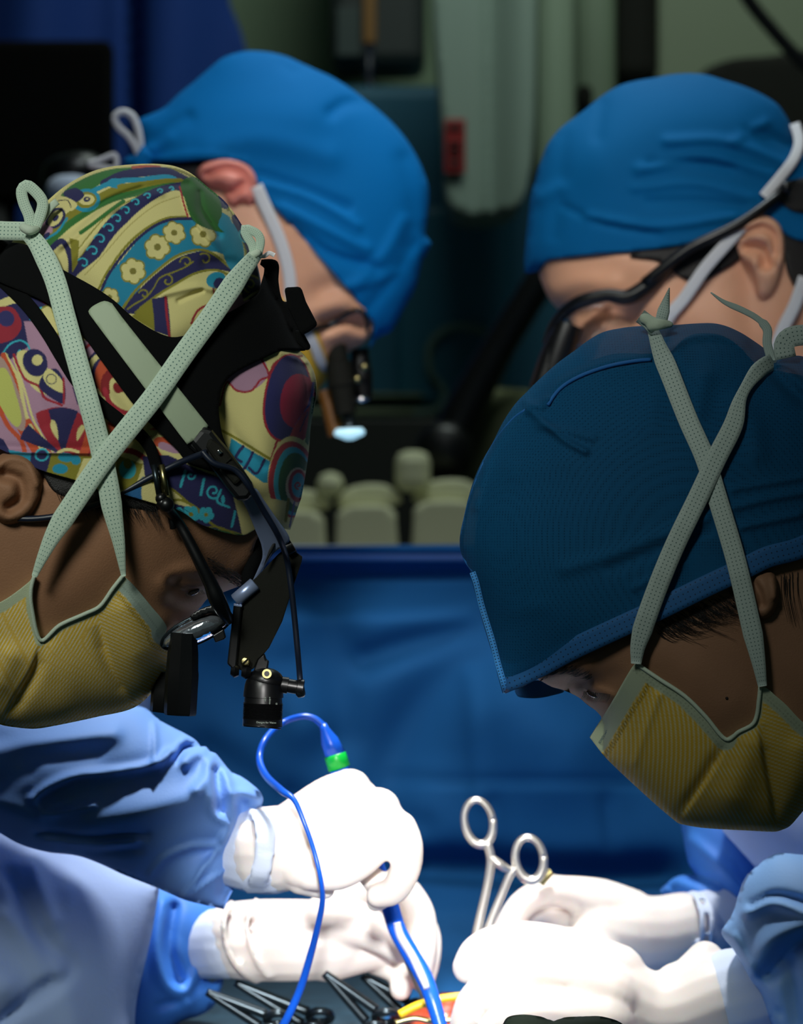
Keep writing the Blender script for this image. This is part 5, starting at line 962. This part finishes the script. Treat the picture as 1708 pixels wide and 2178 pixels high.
for pts, w in (([(1690, 262), (1700, 300), (1690, 335), (1665, 370), (1625, 418)], 22), ([(1580, 478), (1548, 515), (1500, 570), (1455, 635), (1425, 670), (1400, 720)], 26), ([(1712, 590), (1690, 650), (1665, 700), (1645, 760), (1630, 820)], 27)):
    P, y = taut(pts, y3c, .006 if w != 26 else .008); ribbon('mask_tie', P, w, y, M['white_tape'], mk3, .001)
P, y = taut([(1668, 408), (1610, 452), (1560, 484), (1500, 512), (1448, 540), (1400, 580), (1340, 625)], y3c, .010)
gl3 = tube('loupe_glasses', [(p[0], p[1], yy, r) for (p, yy), r in zip([(p, yy) for p, yy in zip(P, y)][::6], np.linspace(12, 14, 99))], 12, M['black'], p3, 10, 2, label='black framed glasses with loupes')
yy = float(y[-1])
tube('temple', [(1420, 568, yy - .002, 13), (1380, 605, yy - .002, 17), (1335, 632, yy, 17), (1290, 628, yy + .004, 14), (1240, 640, yy + .01, 15), (1205, 660, yy + .02, 14), (1180, 690, yy + .03, 12), (1165, 730, yy + .04, 12)], 12, M['black'], gl3, 12)
for a, b, r in (((1210, 690), (1175, 790), .012), ((1190, 720), (1150, 830), .010)):
    edge_split(joined('loupe_barrel', [lathe(W(*a, yy + .03), W(*b, yy + .03), [(0, r), (.4, r * 1.1), (1, r)], 18)], M['black'], gl3))
solid('lens', [(1195, 690), (1240, 655), (1300, 650), (1290, 690), (1250, 730), (1210, 740)], yy + .03, lambda Q: 0 * Q[:, 0] + .002, M['glass'], gl3, 8)
joined('strap_bead', [lathe(W(1662, 405, float(y[0]) - .004), W(1682, 395, float(y[0]) - .004), [(0, .003), (.5, .006), (1, .003)], 12)], M['black'], gl3)
# ================================================================ gowns, arms, gloves
def torso(parent, x, y, zt, zb, hw, hd, m, lean=0.0, name='gown', label=None):
    """gown over shoulders and trunk down to the shins, one skin, rounded"""
    V, FF = [], []; n = 32; L = [(0, .42, .5), (.03, .75, .8), (.07, .95, .95), (.15, 1, 1), (.3, .95, .95), (.45, .9, .95), (.6, 1.0, 1), (.8, 1.1, 1.05), (1, 1.15, 1.1)]
    for s, a, b in L:
        z = zt + (zb - zt) * s
        for k in range(n):
            t = 2 * math.pi * k / n; w = 1 + .035 * math.sin(7 * t + s * 5) * min(1, s * 2)
            V.append((x + hw * a * math.cos(t) * w - lean * s, y + hd * b * math.sin(t) * w, z))
    for i in range(len(L) - 1):
        for k in range(n): FF.append([i * n + k, i * n + (k + 1) % n, (i + 1) * n + (k + 1) % n, (i + 1) * n + k][::-1])
    FF.append(list(range(n))); FF.append([(len(L) - 1) * n + k for k in range(n)][::-1])
    o = new_obj(name, mesh(name, V, FF), m, parent, label); md = o.modifiers.new('sub', 'SUBSURF'); md.levels = md.render_levels = 1; return o
def legs(parent, x, y, m, w=.1):
    for s in (-1, 1):
        joined('shoe', [lathe((x + s * w, y + .05, .04), (x + s * w + .001, y - .18, .035), [((1 - math.cos(a)) / 2, .045 * math.sin(a) ** .6) for a in np.linspace(.1, 3.0, 12)], 16)], M['black'], parent)
        joined('trouser_leg', [lathe((x + s * w, y, .06), (x + s * w, y, .6), [(0, .06), (1, .08)], 16)], m, parent)
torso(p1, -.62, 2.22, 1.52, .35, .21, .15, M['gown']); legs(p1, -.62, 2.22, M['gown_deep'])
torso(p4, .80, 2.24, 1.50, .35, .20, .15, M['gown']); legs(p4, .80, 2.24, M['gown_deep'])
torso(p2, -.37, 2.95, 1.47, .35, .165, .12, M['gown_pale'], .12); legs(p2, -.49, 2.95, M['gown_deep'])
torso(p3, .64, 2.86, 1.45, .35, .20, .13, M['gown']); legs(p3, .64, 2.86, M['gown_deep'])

# ---- left person: front of the gown
g1 = [(-700, 1560), (-300, 1560), (0, 1660), (120, 1740), (240, 1820), (332, 1878), (338, 1896), (334, 1920), (322, 1990), (306, 2060), (292, 2120), (287, 2178), (290, 2500), (-700, 2500)]
gf = Field(g1, .09)
gs = [([(20, 1860), (80, 1980), (150, 2060), (90, 2120), (0, 2170)], 14, -.004), ([(10, 1950), (60, 2010), (90, 2070)], 20, .004), ([(70, 1840), (110, 1960)], 18, .005), ([(150, 1900), (130, 2050), (160, 2178)], 30, .004), ([(0, 2178), (60, 2120), (110, 2085)], 10, -.005), ([(-100, 2000), (0, 2100)], 40, .01)]
solid('gown_front', g1, 2.34, gf, M['gown_pale'], p1, 12, disp=lambda Q: strokes(Q, gs), label='pale blue front panel of the gown')
# upper sleeve
s1 = [(-600, 1450), (-200, 1470), (0, 1500), (200, 1480), (300, 1500), (324, 1519), (340, 1533), (393, 1560), (418, 1576), (426, 1588), (438, 1588), (446, 1598), (458, 1602), (471, 1617), (492, 1643), (510, 1650), (531, 1664), (553, 1684), (560, 1702), (546, 1734), (530, 1775), (520, 1828), (508, 1869), (492, 1900), (476, 1934, 1), (440, 1926), (393, 1914), (360, 1900), (328, 1886), (262, 1860), (210, 1836), (164, 1820), (100, 1812), (41, 1795), (-30, 1760), (-200, 1750), (-600, 1760)]
sf = Field(s1, .062)
ss = [([(94, 1716), (160, 1686), (240, 1664), (310, 1648)], 32, -.0065), ([(70, 1700), (100, 1676), (156, 1652), (240, 1642), (328, 1625), (365, 1600)], 10, .008), ([(80, 1712), (90, 1730), (130, 1728), (200, 1712)], 9, .006), ([(328, 1535), (330, 1580), (328, 1622)], 6, .004), ([(-40, 1600), (100, 1580), (240, 1560)], 20, .006),
      ([(375, 1612), (392, 1590), (412, 1588)], 9, -.010), ([(370, 1598), (395, 1572), (414, 1578)], 6, .005), ([(395, 1620), (420, 1600), (440, 1612), (440, 1650), (420, 1680)], 14, .008), ([(458, 1640), (464, 1680), (468, 1724)], 10, -.010), ([(480, 1640), (494, 1700), (496, 1745), (470, 1790)], 8, .007), ([(450, 1620), (448, 1680), (452, 1730), (480, 1750)], 8, .005),
      ([(505, 1690), (530, 1690), (552, 1696)], 12, .006), ([(510, 1710), (505, 1780), (490, 1850), (476, 1900)], 18, -.012), ([(390, 1908), (420, 1866), (448, 1826), (466, 1806)], 6, .008), ([(330, 1876), (370, 1836), (420, 1812), (450, 1808)], 30, -.011), ([(400, 1908), (450, 1870), (505, 1836)], 5, .005), ([(320, 1860), (350, 1825), (410, 1800), (455, 1798)], 7, .007),
      ([(80, 1772), (200, 1780), (310, 1776)], 8, -.006), ([(100, 1786), (200, 1798), (290, 1788)], 8, .005), ([(130, 1800), (220, 1812), (300, 1806)], 8, -.004), ([(-100, 1700), (0, 1720), (80, 1740)], 30, .008), ([(0, 1660), (60, 1640)], 24, -.003), ([(180, 1760), (300, 1730), (400, 1700), (440, 1690)], 34, .008), ([(-60, 1560), (60, 1600), (200, 1600)], 30, -.004)]
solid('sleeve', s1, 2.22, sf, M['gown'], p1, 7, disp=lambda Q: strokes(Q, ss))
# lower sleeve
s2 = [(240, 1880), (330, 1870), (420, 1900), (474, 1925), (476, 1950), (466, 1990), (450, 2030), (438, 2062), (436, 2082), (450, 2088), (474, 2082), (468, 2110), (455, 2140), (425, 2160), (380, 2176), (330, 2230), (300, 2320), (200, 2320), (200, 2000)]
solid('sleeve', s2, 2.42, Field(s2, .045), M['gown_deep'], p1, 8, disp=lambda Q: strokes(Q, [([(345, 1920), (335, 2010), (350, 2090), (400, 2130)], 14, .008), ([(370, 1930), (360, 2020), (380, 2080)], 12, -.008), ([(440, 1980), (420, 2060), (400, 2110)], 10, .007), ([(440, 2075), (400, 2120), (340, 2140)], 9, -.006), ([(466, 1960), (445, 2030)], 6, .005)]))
# ---- left person: upper hand (over the cautery pencil)
Yh = 2.20
cuf = [[(505, 1800, Yh + .02, 88), (560, 1812, Yh + .01, 86), (610, 1815, Yh, 84)]]
c_ = flesh('cuff', [[(500, 1795, Yh + .02, 92), (540, 1806, Yh + .015, 93), (575, 1812, Yh + .01, 92)]] + [[(532 + 18 * i, 1722 + 4 * i, Yh - .0, 7), (548 + 16 * i, 1762, Yh - .0245, 8), (548 + 15 * i, 1810, Yh - .0285, 8), (538 + 15 * i, 1860, Yh - .0245, 8), (526 + 15 * i, 1895, Yh - .0, 7)] for i in range(3)], M['cuff'], p1, .0022, 4, 'ribbed white sleeve cuff')
gl1 = flesh('glove', [
    [(560, 1808, Yh + .01, 92), (610, 1803, Yh + .006, 92), (660, 1790, Yh, 80)],
    [(620, 1760, Yh, 55), (700, 1705, Yh, 54), (745, 1680, Yh - .002, 46)],
    [(640, 1790, Yh - .005, 62), (740, 1740, Yh - .006, 62), (805, 1722, Yh - .004, 48)],
    [(650, 1830, Yh - .005, 55), (750, 1785, Yh - .008, 62), (835, 1765, Yh - .006, 46)],
    [(640, 1840, Yh - .01, 50), (720, 1810, Yh - .012, 50), (810, 1790, Yh - .010, 38)],
    [(700, 1730, Yh + .006, 60), (780, 1760, Yh + .006, 60)],
    [(742, 1672, Yh - .004, 38), (790, 1716, Yh + .012, 34), (800, 1770, Yh + .02, 30)],
    [(820, 1735, Yh - .006, 38), (862, 1790, Yh - .006, 35), (858, 1850, Yh + .004, 30), (830, 1890, Yh + .012, 26)],
    [(850, 1762, Yh - .012, 38), (866, 1800, Yh - .018, 35), (862, 1850, Yh - .018, 33), (838, 1893, Yh - .010, 31), (805, 1905, Yh - .004, 27)],
    [(660, 1855, Yh - .014, 40), (720, 1858, Yh - .018, 36), (770, 1838, Yh - .02, 30), (806, 1812, Yh - .018, 24)],
    [(640, 1870, Yh - .006, 34), (690, 1890, Yh + .0, 24)],
    [(785, 1860, Yh + .010, 26), (815, 1900, Yh + .006, 27), (800, 1918, Yh + .004, 22)]], M['glove'], p1, .0020, 4, 'white glove gripping the blue cautery pencil')
# ---- left person: lower hand
Yl = 2.38
flesh('cuff', [[(430, 2010, Yl + .03, 72), (490, 2005, Yl + .01, 78)]], M['cuff'], p1, .0022, 4, 'pale cuff of the lower sleeve')
flesh('glove', [
    [(505, 2000, Yl + .01, 84), (560, 2000, Yl + .005, 88), (640, 2000, Yl, 88), (700, 1998, Yl, 84)],
    [(492, 1918, Yl - .0, 7), (476, 1960, Yl - .024, 8), (484, 2020, Yl - .028, 8), (512, 2064, Yl - .020, 8), (545, 2088, Yl, 7)], [(545, 1914, Yl - .0, 6), (526, 1965, Yl - .026, 7), (538, 2030, Yl - .028, 7), (572, 2078, Yl - .016, 7)],
    [(690, 1960, Yl - .012, 55), (760, 1965, Yl - .02, 50), (815, 1995, Yl - .024, 37), (848, 2018, Yl - .024, 32)],
    [(700, 2020, Yl, 70), (770, 2015, Yl + .004, 56), (830, 2020, Yl + .01, 40)],
    [(720, 1930, Yl + .012, 60), (800, 1900, Yl + .02, 44), (860, 1898, Yl + .02, 36)],
    [(868, 1900, Yl + .012, 32), (892, 1945, Yl + .004, 34), (900, 2010, Yl - .002, 32), (896, 2065, Yl - .004, 26)],
    [(870, 1930, Yl + .03, 34), (905, 1985, Yl + .022, 32), (908, 2040, Yl + .014, 30), (900, 2090, Yl + .01, 24)],
    [(800, 2040, Yl + .014, 34), (848, 2070, Yl + .006, 27), (852, 2105, Yl + .0, 24)]], M['glove'], p1, .0022, 4, 'white glove of the lower hand, cuff rolled at the wrist')

# ---- right person: gown, sleeves, hands
t4 = [(1500, 1700), (1534, 1763), (1570, 1804), (1612, 1852), (1640, 1900), (1700, 2000), (2100, 2000), (2200, 1600), (1800, 1560), (1600, 1600)]
solid('gown_front', t4, 2.42, Field(t4, .08), M['gown_pale'], p4, 12, label='pale blue front of the gown below the mask')
s4a = [(1440, 1700), (1449, 1757), (1456, 1800), (1465, 1838), (1478, 1862), (1458, 1860), (1436, 1866), (1412, 1884), (1403, 1896), (1430, 1910), (1470, 1960), (1500, 2010), (1560, 1990), (1640, 1940), (1660, 1860), (1640, 1760), (1560, 1690)]
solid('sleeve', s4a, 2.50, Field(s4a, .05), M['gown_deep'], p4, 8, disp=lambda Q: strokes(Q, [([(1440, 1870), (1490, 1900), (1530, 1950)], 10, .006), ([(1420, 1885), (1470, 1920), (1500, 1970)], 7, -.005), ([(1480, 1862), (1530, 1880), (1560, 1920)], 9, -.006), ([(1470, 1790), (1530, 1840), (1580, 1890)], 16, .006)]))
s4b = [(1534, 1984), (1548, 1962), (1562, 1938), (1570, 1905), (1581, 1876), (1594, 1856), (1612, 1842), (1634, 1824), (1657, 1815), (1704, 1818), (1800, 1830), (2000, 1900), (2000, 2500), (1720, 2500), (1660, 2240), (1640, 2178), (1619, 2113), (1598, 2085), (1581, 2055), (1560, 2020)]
solid('sleeve', s4b, 2.20, Field(s4b, .07), M['gown_lit'], p4, 8, disp=lambda Q: strokes(Q, [([(1590, 1940), (1640, 1920), (1708, 1940), (1800, 1960)], 12, .008), ([(1600, 1925), (1650, 1905), (1720, 1920)], 9, -.007), ([(1600, 2060), (1640, 2000), (1708, 1970)], 22, .008), ([(1640, 2070), (1690, 2010), (1760, 2000)], 20, -.014), ([(1560, 1990), (1600, 2060), (1650, 2140)], 7, .005), ([(1680, 2050), (1700, 2178)], 18, -.010), ([(1610, 2080), (1660, 2160)], 6, -.006)]))
Yr = 2.44
flesh('cuff', [[(1530, 1950, Yr + .03, 74), (1480, 1972, Yr + .02, 76), (1440, 1985, Yr + .01, 78)]] + [[(1496 - 22 * i, 1900, Yr, 6), (1512 - 22 * i, 1935, Yr - .019, 7), (1514 - 22 * i, 1985, Yr - .023, 7), (1508 - 22 * i, 2035, Yr, 6)] for i in range(2)], M['cuff'], p4, .0022, 4, 'ribbed white cuff of the far sleeve')
flesh('glove', [
    [(1450, 1975, Yr + .01, 78), (1400, 1985, Yr + .006, 80), (1340, 1985, Yr, 84), (1290, 1975, Yr, 80)],
    [(1340, 1950, Yr, 60), (1270, 1920, Yr - .002, 54), (1215, 1900, Yr - .004, 38), (1160, 1898, Yr - .006, 32), (1110, 1925, Yr - .010, 30), (1080, 1975, Yr - .014, 30), (1058, 2020, Yr - .016, 28)],
    [(1300, 1990, Yr, 50), (1230, 1960, Yr + .02, 44), (1160, 1930, Yr + .022, 34), (1100, 1950, Yr + .020, 28), (1070, 2010, Yr + .010, 26)],
    [(1300, 2010, Yr - .012, 50), (1240, 2015, Yr - .020, 44), (1170, 2005, Yr - .024, 34), (1110, 2008, Yr - .024, 28), (1070, 2025, Yr - .022, 26)],
    [(1280, 1930, Yr + .02, 50), (1230, 1905, Yr + .03, 40), (1180, 1890, Yr + .03, 30)]], M['glove'], p4, .0022, 4, 'white glove holding the steel clamp')
Yn = 2.24
flesh('cuff', [[(1600, 2110, Yn + .0, 100), (1560, 2120, Yn, 104)]], M['cuff'], p4, .0022, 4, 'pale cuff of the near sleeve')
flesh('glove', [
    [(1590, 2110, Yn, 92), (1520, 2130, Yn, 100), (1440, 2160, Yn, 98), (1370, 2160, Yn, 98), (1300, 2130, Yn - .004, 100)],
    [(1500, 2040, Yn + .01, 40), (1460, 2070, Yn, 34), (1430, 2078, Yn, 30)],
    [(1300, 2080, Yn, 78), (1230, 2040, Yn - .004, 62), (1150, 2005, Yn - .006, 44), (1080, 2000, Yn - .008, 40), (1020, 2022, Yn - .006, 38), (996, 2058, Yn - .002, 35)],
    [(1290, 2120, Yn - .02, 74), (1200, 2080, Yn - .022, 52), (1120, 2070, Yn - .024, 40), (1050, 2092, Yn - .022, 38), (1005, 2130, Yn - .016, 34), (985, 2175, Yn - .010, 30)],
    [(1280, 2170, Yn - .03, 70), (1190, 2150, Yn - .034, 48), (1110, 2150, Yn - .036, 38), (1055, 2180, Yn - .03, 34), (1030, 2220, Yn - .024, 30)],
    [(1300, 2200, Yn - .02, 70), (1200, 2215, Yn - .03, 44), (1120, 2225, Yn - .03, 34)],
    [(1240, 2120, Yn + .02, 60), (1140, 2110, Yn + .02, 36), (1060, 2130, Yn + .02, 30)]], M['glove'], p4, .0022, 4, 'white glove nearest the camera, fingers in the wound')
# ================================================================ instruments
cp = thing('cautery_pencil', 'blue cautery pencil with green collar and cable, held in the upper left glove', 'surgical instrument', W(880, 2060, 2.26))
Yc = 2.235
tube('cable', [(688, 1545, Yc + .0, 8), (668, 1528, Yc, 7), (640, 1524, Yc, 6.5), (600, 1538, Yc, 6.5), (566, 1570, Yc - .02, 7), (552, 1612, Yc - .03, 7.5), (566, 1650, Yc - .05, 8), (600, 1682, Yc - .085, 8), (626, 1702, Yc - .095, 6), (648, 1752, Yc - .10, 5), (668, 1810, Yc - .10, 5), (682, 1868, Yc - .10, 5), (686, 1915, Yc - .085, 6), (676, 1970, Yc - .06, 7), (658, 2040, Yc - .03, 8), (636, 2110, Yc - .01, 8.5), (600, 2185, Yc, 9), (560, 2240, Yc + .02, 9)], 8, M['cautery_blue'], cp, 12, 5)
joined('cable_boot', [lathe(W(686, 1540, Yc), W(716, 1612, Yc), [(0, .0026), (.15, .0032), (.5, .0062), (1, .0072)], 20)], M['cautery_blue'], cp)
joined('green_collar', [lathe(W(712, 1604, Yc), W(722, 1634, Yc), [(0, .0070), (.1, .0076), (1, .0078)], 20)], M['green'], cp)
tube('pencil_body', [(720, 1630, Yc, 22), (760, 1740, Yc + .015, 22), (800, 1850, Yc + .03, 21), (828, 1925, Yc + .035, 20), (846, 1980, Yc + .035, 19), (874, 2030, Yc + .03, 19), (900, 2075, Yc + .02, 19), (918, 2120, Yc + .01, 17), (936, 2180, Yc + .005, 15), (950, 2230, Yc, 10)], 18, M['cautery_blue'], cp, 16)
tube('grey_slider', [(844, 1962, Yc + .030, 8), (852, 1992, Yc + .029, 9), (878, 2036, Yc + .023, 9), (896, 2074, Yc + .014, 9), (908, 2102, Yc + .006, 7)], 8, mat('pale_grey_plastic', 'b9bdd6', .4), cp, 12)
hm = thing('artery_clamp', 'shiny steel clamp with two finger rings standing up from the right gloves', 'surgical instrument', W(1030, 1990, 2.40))
Yk = 2.405
def ring(name, c, rx, ry, tilt, r, parent):
    pts = []
    for i in range(37):
        a = 2 * math.pi * i / 36; u, v = rx * math.cos(a), ry * math.sin(a); pts.append((c[0] + u * math.cos(tilt) - v * math.sin(tilt), c[1] + u * math.sin(tilt) + v * math.cos(tilt), Yk, r * (1 + .15 * math.sin(a))))
    return tube(name, pts, r, M['bright_steel'], parent, 12, 1)
M['bright_steel'] = mat('satin_steel', 'd8d4cc', .32, metal=.85)
ring('finger_ring', (1018, 1749), 30, 48, -.18, 8.5, hm); ring('finger_ring', (1126, 1827), 30, 46, -.15, 9, hm)
tube('shank', [(1036, 1794, Yk, 10), (1044, 1828, Yk, 10), (1038, 1875, Yk, 9), (1026, 1930, Yk, 9), (1014, 1985, Yk, 10), (1004, 2040, Yk, 10)], 9, M['bright_steel'], hm, 12)
tube('shank', [(1098, 1845, Yk, 9), (1084, 1862, Yk, 9), (1068, 1900, Yk, 8.5), (1048, 1950, Yk, 9), (1030, 2000, Yk, 10), (1012, 2050, Yk, 10)], 9, M['bright_steel'], hm, 12)
tube('ratchet', [(1040, 1822, Yk, 9), (1062, 1838, Yk - .002, 10), (1084, 1850, Yk, 8), (1102, 1846, Yk, 8)], 9, M['bright_steel'], hm, 10)
fc = thing('forceps', 'slim steel forceps beside the blue cautery pencil', 'surgical instrument', W(880, 2120, 2.33))
for d, w in ((0, 7), (10, 6)): tube('tine', [(862 + d, 2035, 2.33, w), (884 + d, 2085, 2.33, w), (912 + d * .6, 2140, 2.33, w), (936 + d * .3, 2190, 2.33, w - 2)], w, mat('rosy_steel', 'e6cdb8', .35, metal=.5) if d == 0 else bpy.data.materials['rosy_steel'], fc, 10)
tag(tube('needle_driver_tip', [(1150, 1880, 2.42, 8), (1164, 1862, 2.42, 9), (1173, 1853, 2.42, 8)], 8, M['brass'], None, 10), 'small brass-coloured instrument tip above the far right glove', 'surgical instrument')
bpy.data.objects['needle_driver_tip'].name = 'instrument_tip'
tag(solid('shade_sheet', [(250, 2110), (430, 2076), (560, 2078), (700, 2070), (830, 2062), (876, 2080), (870, 2130), (860, 2240), (840, 2400), (250, 2400)], 0, lambda Q: .004 + strokes(Q, [([(640, 2090), (700, 2120), (760, 2170)], 14, .006), ([(480, 2120), (560, 2150)], 16, .006), ([(760, 2090), (800, 2130)], 12, .006)]), mat('dark_teal_shade', '12303f', .6, var=.3, vscale=30), None, 8, back=.002, yf=drY), 'dark teal sheet added as shade under the scattered clamps', 'cloth')  # dark sheet laid in to stand for the shaded hollow beneath the clamps
# ---- clamps lying on the drape
def clamp(i, a, b, sp, Y, label):
    t = thing('lying_clamp', label, 'surgical instrument', W(a[0], a[1], Y), 'dark clamps lying on the drape')
    ax, ay = a; bx, by = b; dx, dy = bx - ax, by - ay; L = math.hypot(dx, dy); nx, ny = -dy / L, dx / L
    for s in (-1, 1):
        tube('shank', [(ax + nx * s * sp, ay + ny * s * sp, Y, 11), (ax + dx * .5 + nx * s * sp * .5, ay + dy * .5 + ny * s * sp * .5, Y, 10), (bx, by, Y, 8)], 10, M['dark_steel'], t, 8)
        c = (ax + nx * s * (sp + 2) - dx / L * 26, ay + ny * s * (sp + 2) - dy / L * 26)
        tube('finger_ring', [(c[0] + 24 * math.cos(q), c[1] + 12 * math.sin(q), Y + .012 * math.sin(q), 9) for q in np.linspace(0, 6.283, 19)], 9, M['dark_steel'], t, 8, 1)
for i, (a, b, sp, Y, lb) in enumerate((((790, 2160), (690, 2070), 16, 2.36, 'dark clamp lying right of the blue cable, rings toward the wound'), ((650, 2165), (500, 2090), 14, 2.40, 'dark clamp lying left of the blue cable beneath the lower glove'), ((560, 2170), (440, 2110), 14, 2.34, 'dark clamp at the left end of the row, by the sleeve'), ((860, 2140), (770, 2075), 14, 2.42, 'dark clamp nearest the wound, beneath the thumb of the glove'))): clamp(i, a, b, sp, Y, lb)
tag(solid('tissue', [(800, 2200), (850, 2150), (900, 2128), (950, 2110), (1010, 2130), (1060, 2200), (1000, 2300), (850, 2300)], 2.40, Field([(800, 2200), (850, 2150), (900, 2128), (950, 2110), (1010, 2130), (1060, 2200), (1000, 2300), (850, 2300)], .05), M['flesh_red'], None, 8), 'glistening red-orange wound between the gloves', 'wound')
for i, (P_, c, lb) in enumerate(((([(850, 2158), (885, 2140), (930, 2126), (985, 2118)]), 'yellow_plastic', 'yellow tube crossing the wound beside the pencil tip'), (([(840, 2176), (880, 2166), (920, 2172), (970, 2168)]), 'brass', 'thin brass-coloured tube at the lower edge of the wound'))):
    tag(tube('drain_tube', [(x, y, 2.30, 9 - 3 * i) for x, y in P_], 8, M[c], None, 10), lb, 'tube')
tag(solid('dark_edge_filler', [(1060, 2230), (1075, 2168), (1105, 2158), (1150, 2162), (1178, 2172), (1200, 2164), (1240, 2162), (1280, 2162), (1325, 2178), (1370, 2230), (1300, 2300), (1100, 2300)], 1.98, Field([(1060, 2230), (1075, 2168), (1105, 2158), (1150, 2162), (1178, 2172), (1200, 2164), (1240, 2162), (1280, 2162), (1325, 2178), (1370, 2230), (1300, 2300), (1100, 2300)], .02), mat('dark_olive_filler', '2c3a2c', .7), None, 7), 'made-up dark olive edge at the bottom below the near glove', 'cloth')  # invented piece filling in an unidentified dark shape at the frame bottom
# ---- collars and shoulders of the gowns, joining necks and sleeves to the trunks
def pxw(x, y, z, r): return (CX + x / y * F, CY + (CZ - z) / y * F, y, r / y * F)
flesh('gown_shoulder', [[pxw(-.345, 2.03, 1.455, .085), pxw(-.46, 2.12, 1.44, .11), pxw(-.60, 2.20, 1.40, .14)]], M['gown'], p1, .008, 4)
flesh('gown_shoulder', [[pxw(.36, 2.03, 1.40, .075), pxw(.50, 2.12, 1.41, .11), pxw(.74, 2.22, 1.38, .15)], [pxw(.35, 2.20, 1.16, .062), pxw(.48, 2.21, 1.19, .075), pxw(.62, 2.23, 1.30, .09)]], M['gown_lit'], p4, .008, 4)
flesh('gown_shoulder', [[pxw(-.365, 2.95, 1.63, .065), pxw(-.40, 2.95, 1.52, .10), pxw(-.42, 2.95, 1.42, .12)]], M['gown_pale'], p2, .01, 3)
flesh('gown_shoulder', [[pxw(.47, 2.77, 1.57, .075), pxw(.56, 2.82, 1.50, .10), pxw(.66, 2.86, 1.40, .13)]], M['gown'], p3, .01, 3)
for o in list(bpy.data.objects):
    if o.type == 'MESH' and o.parent is None and 'kind' not in o and 'label' not in o: print('TOP-LEVEL UNTAGGED', o.name)
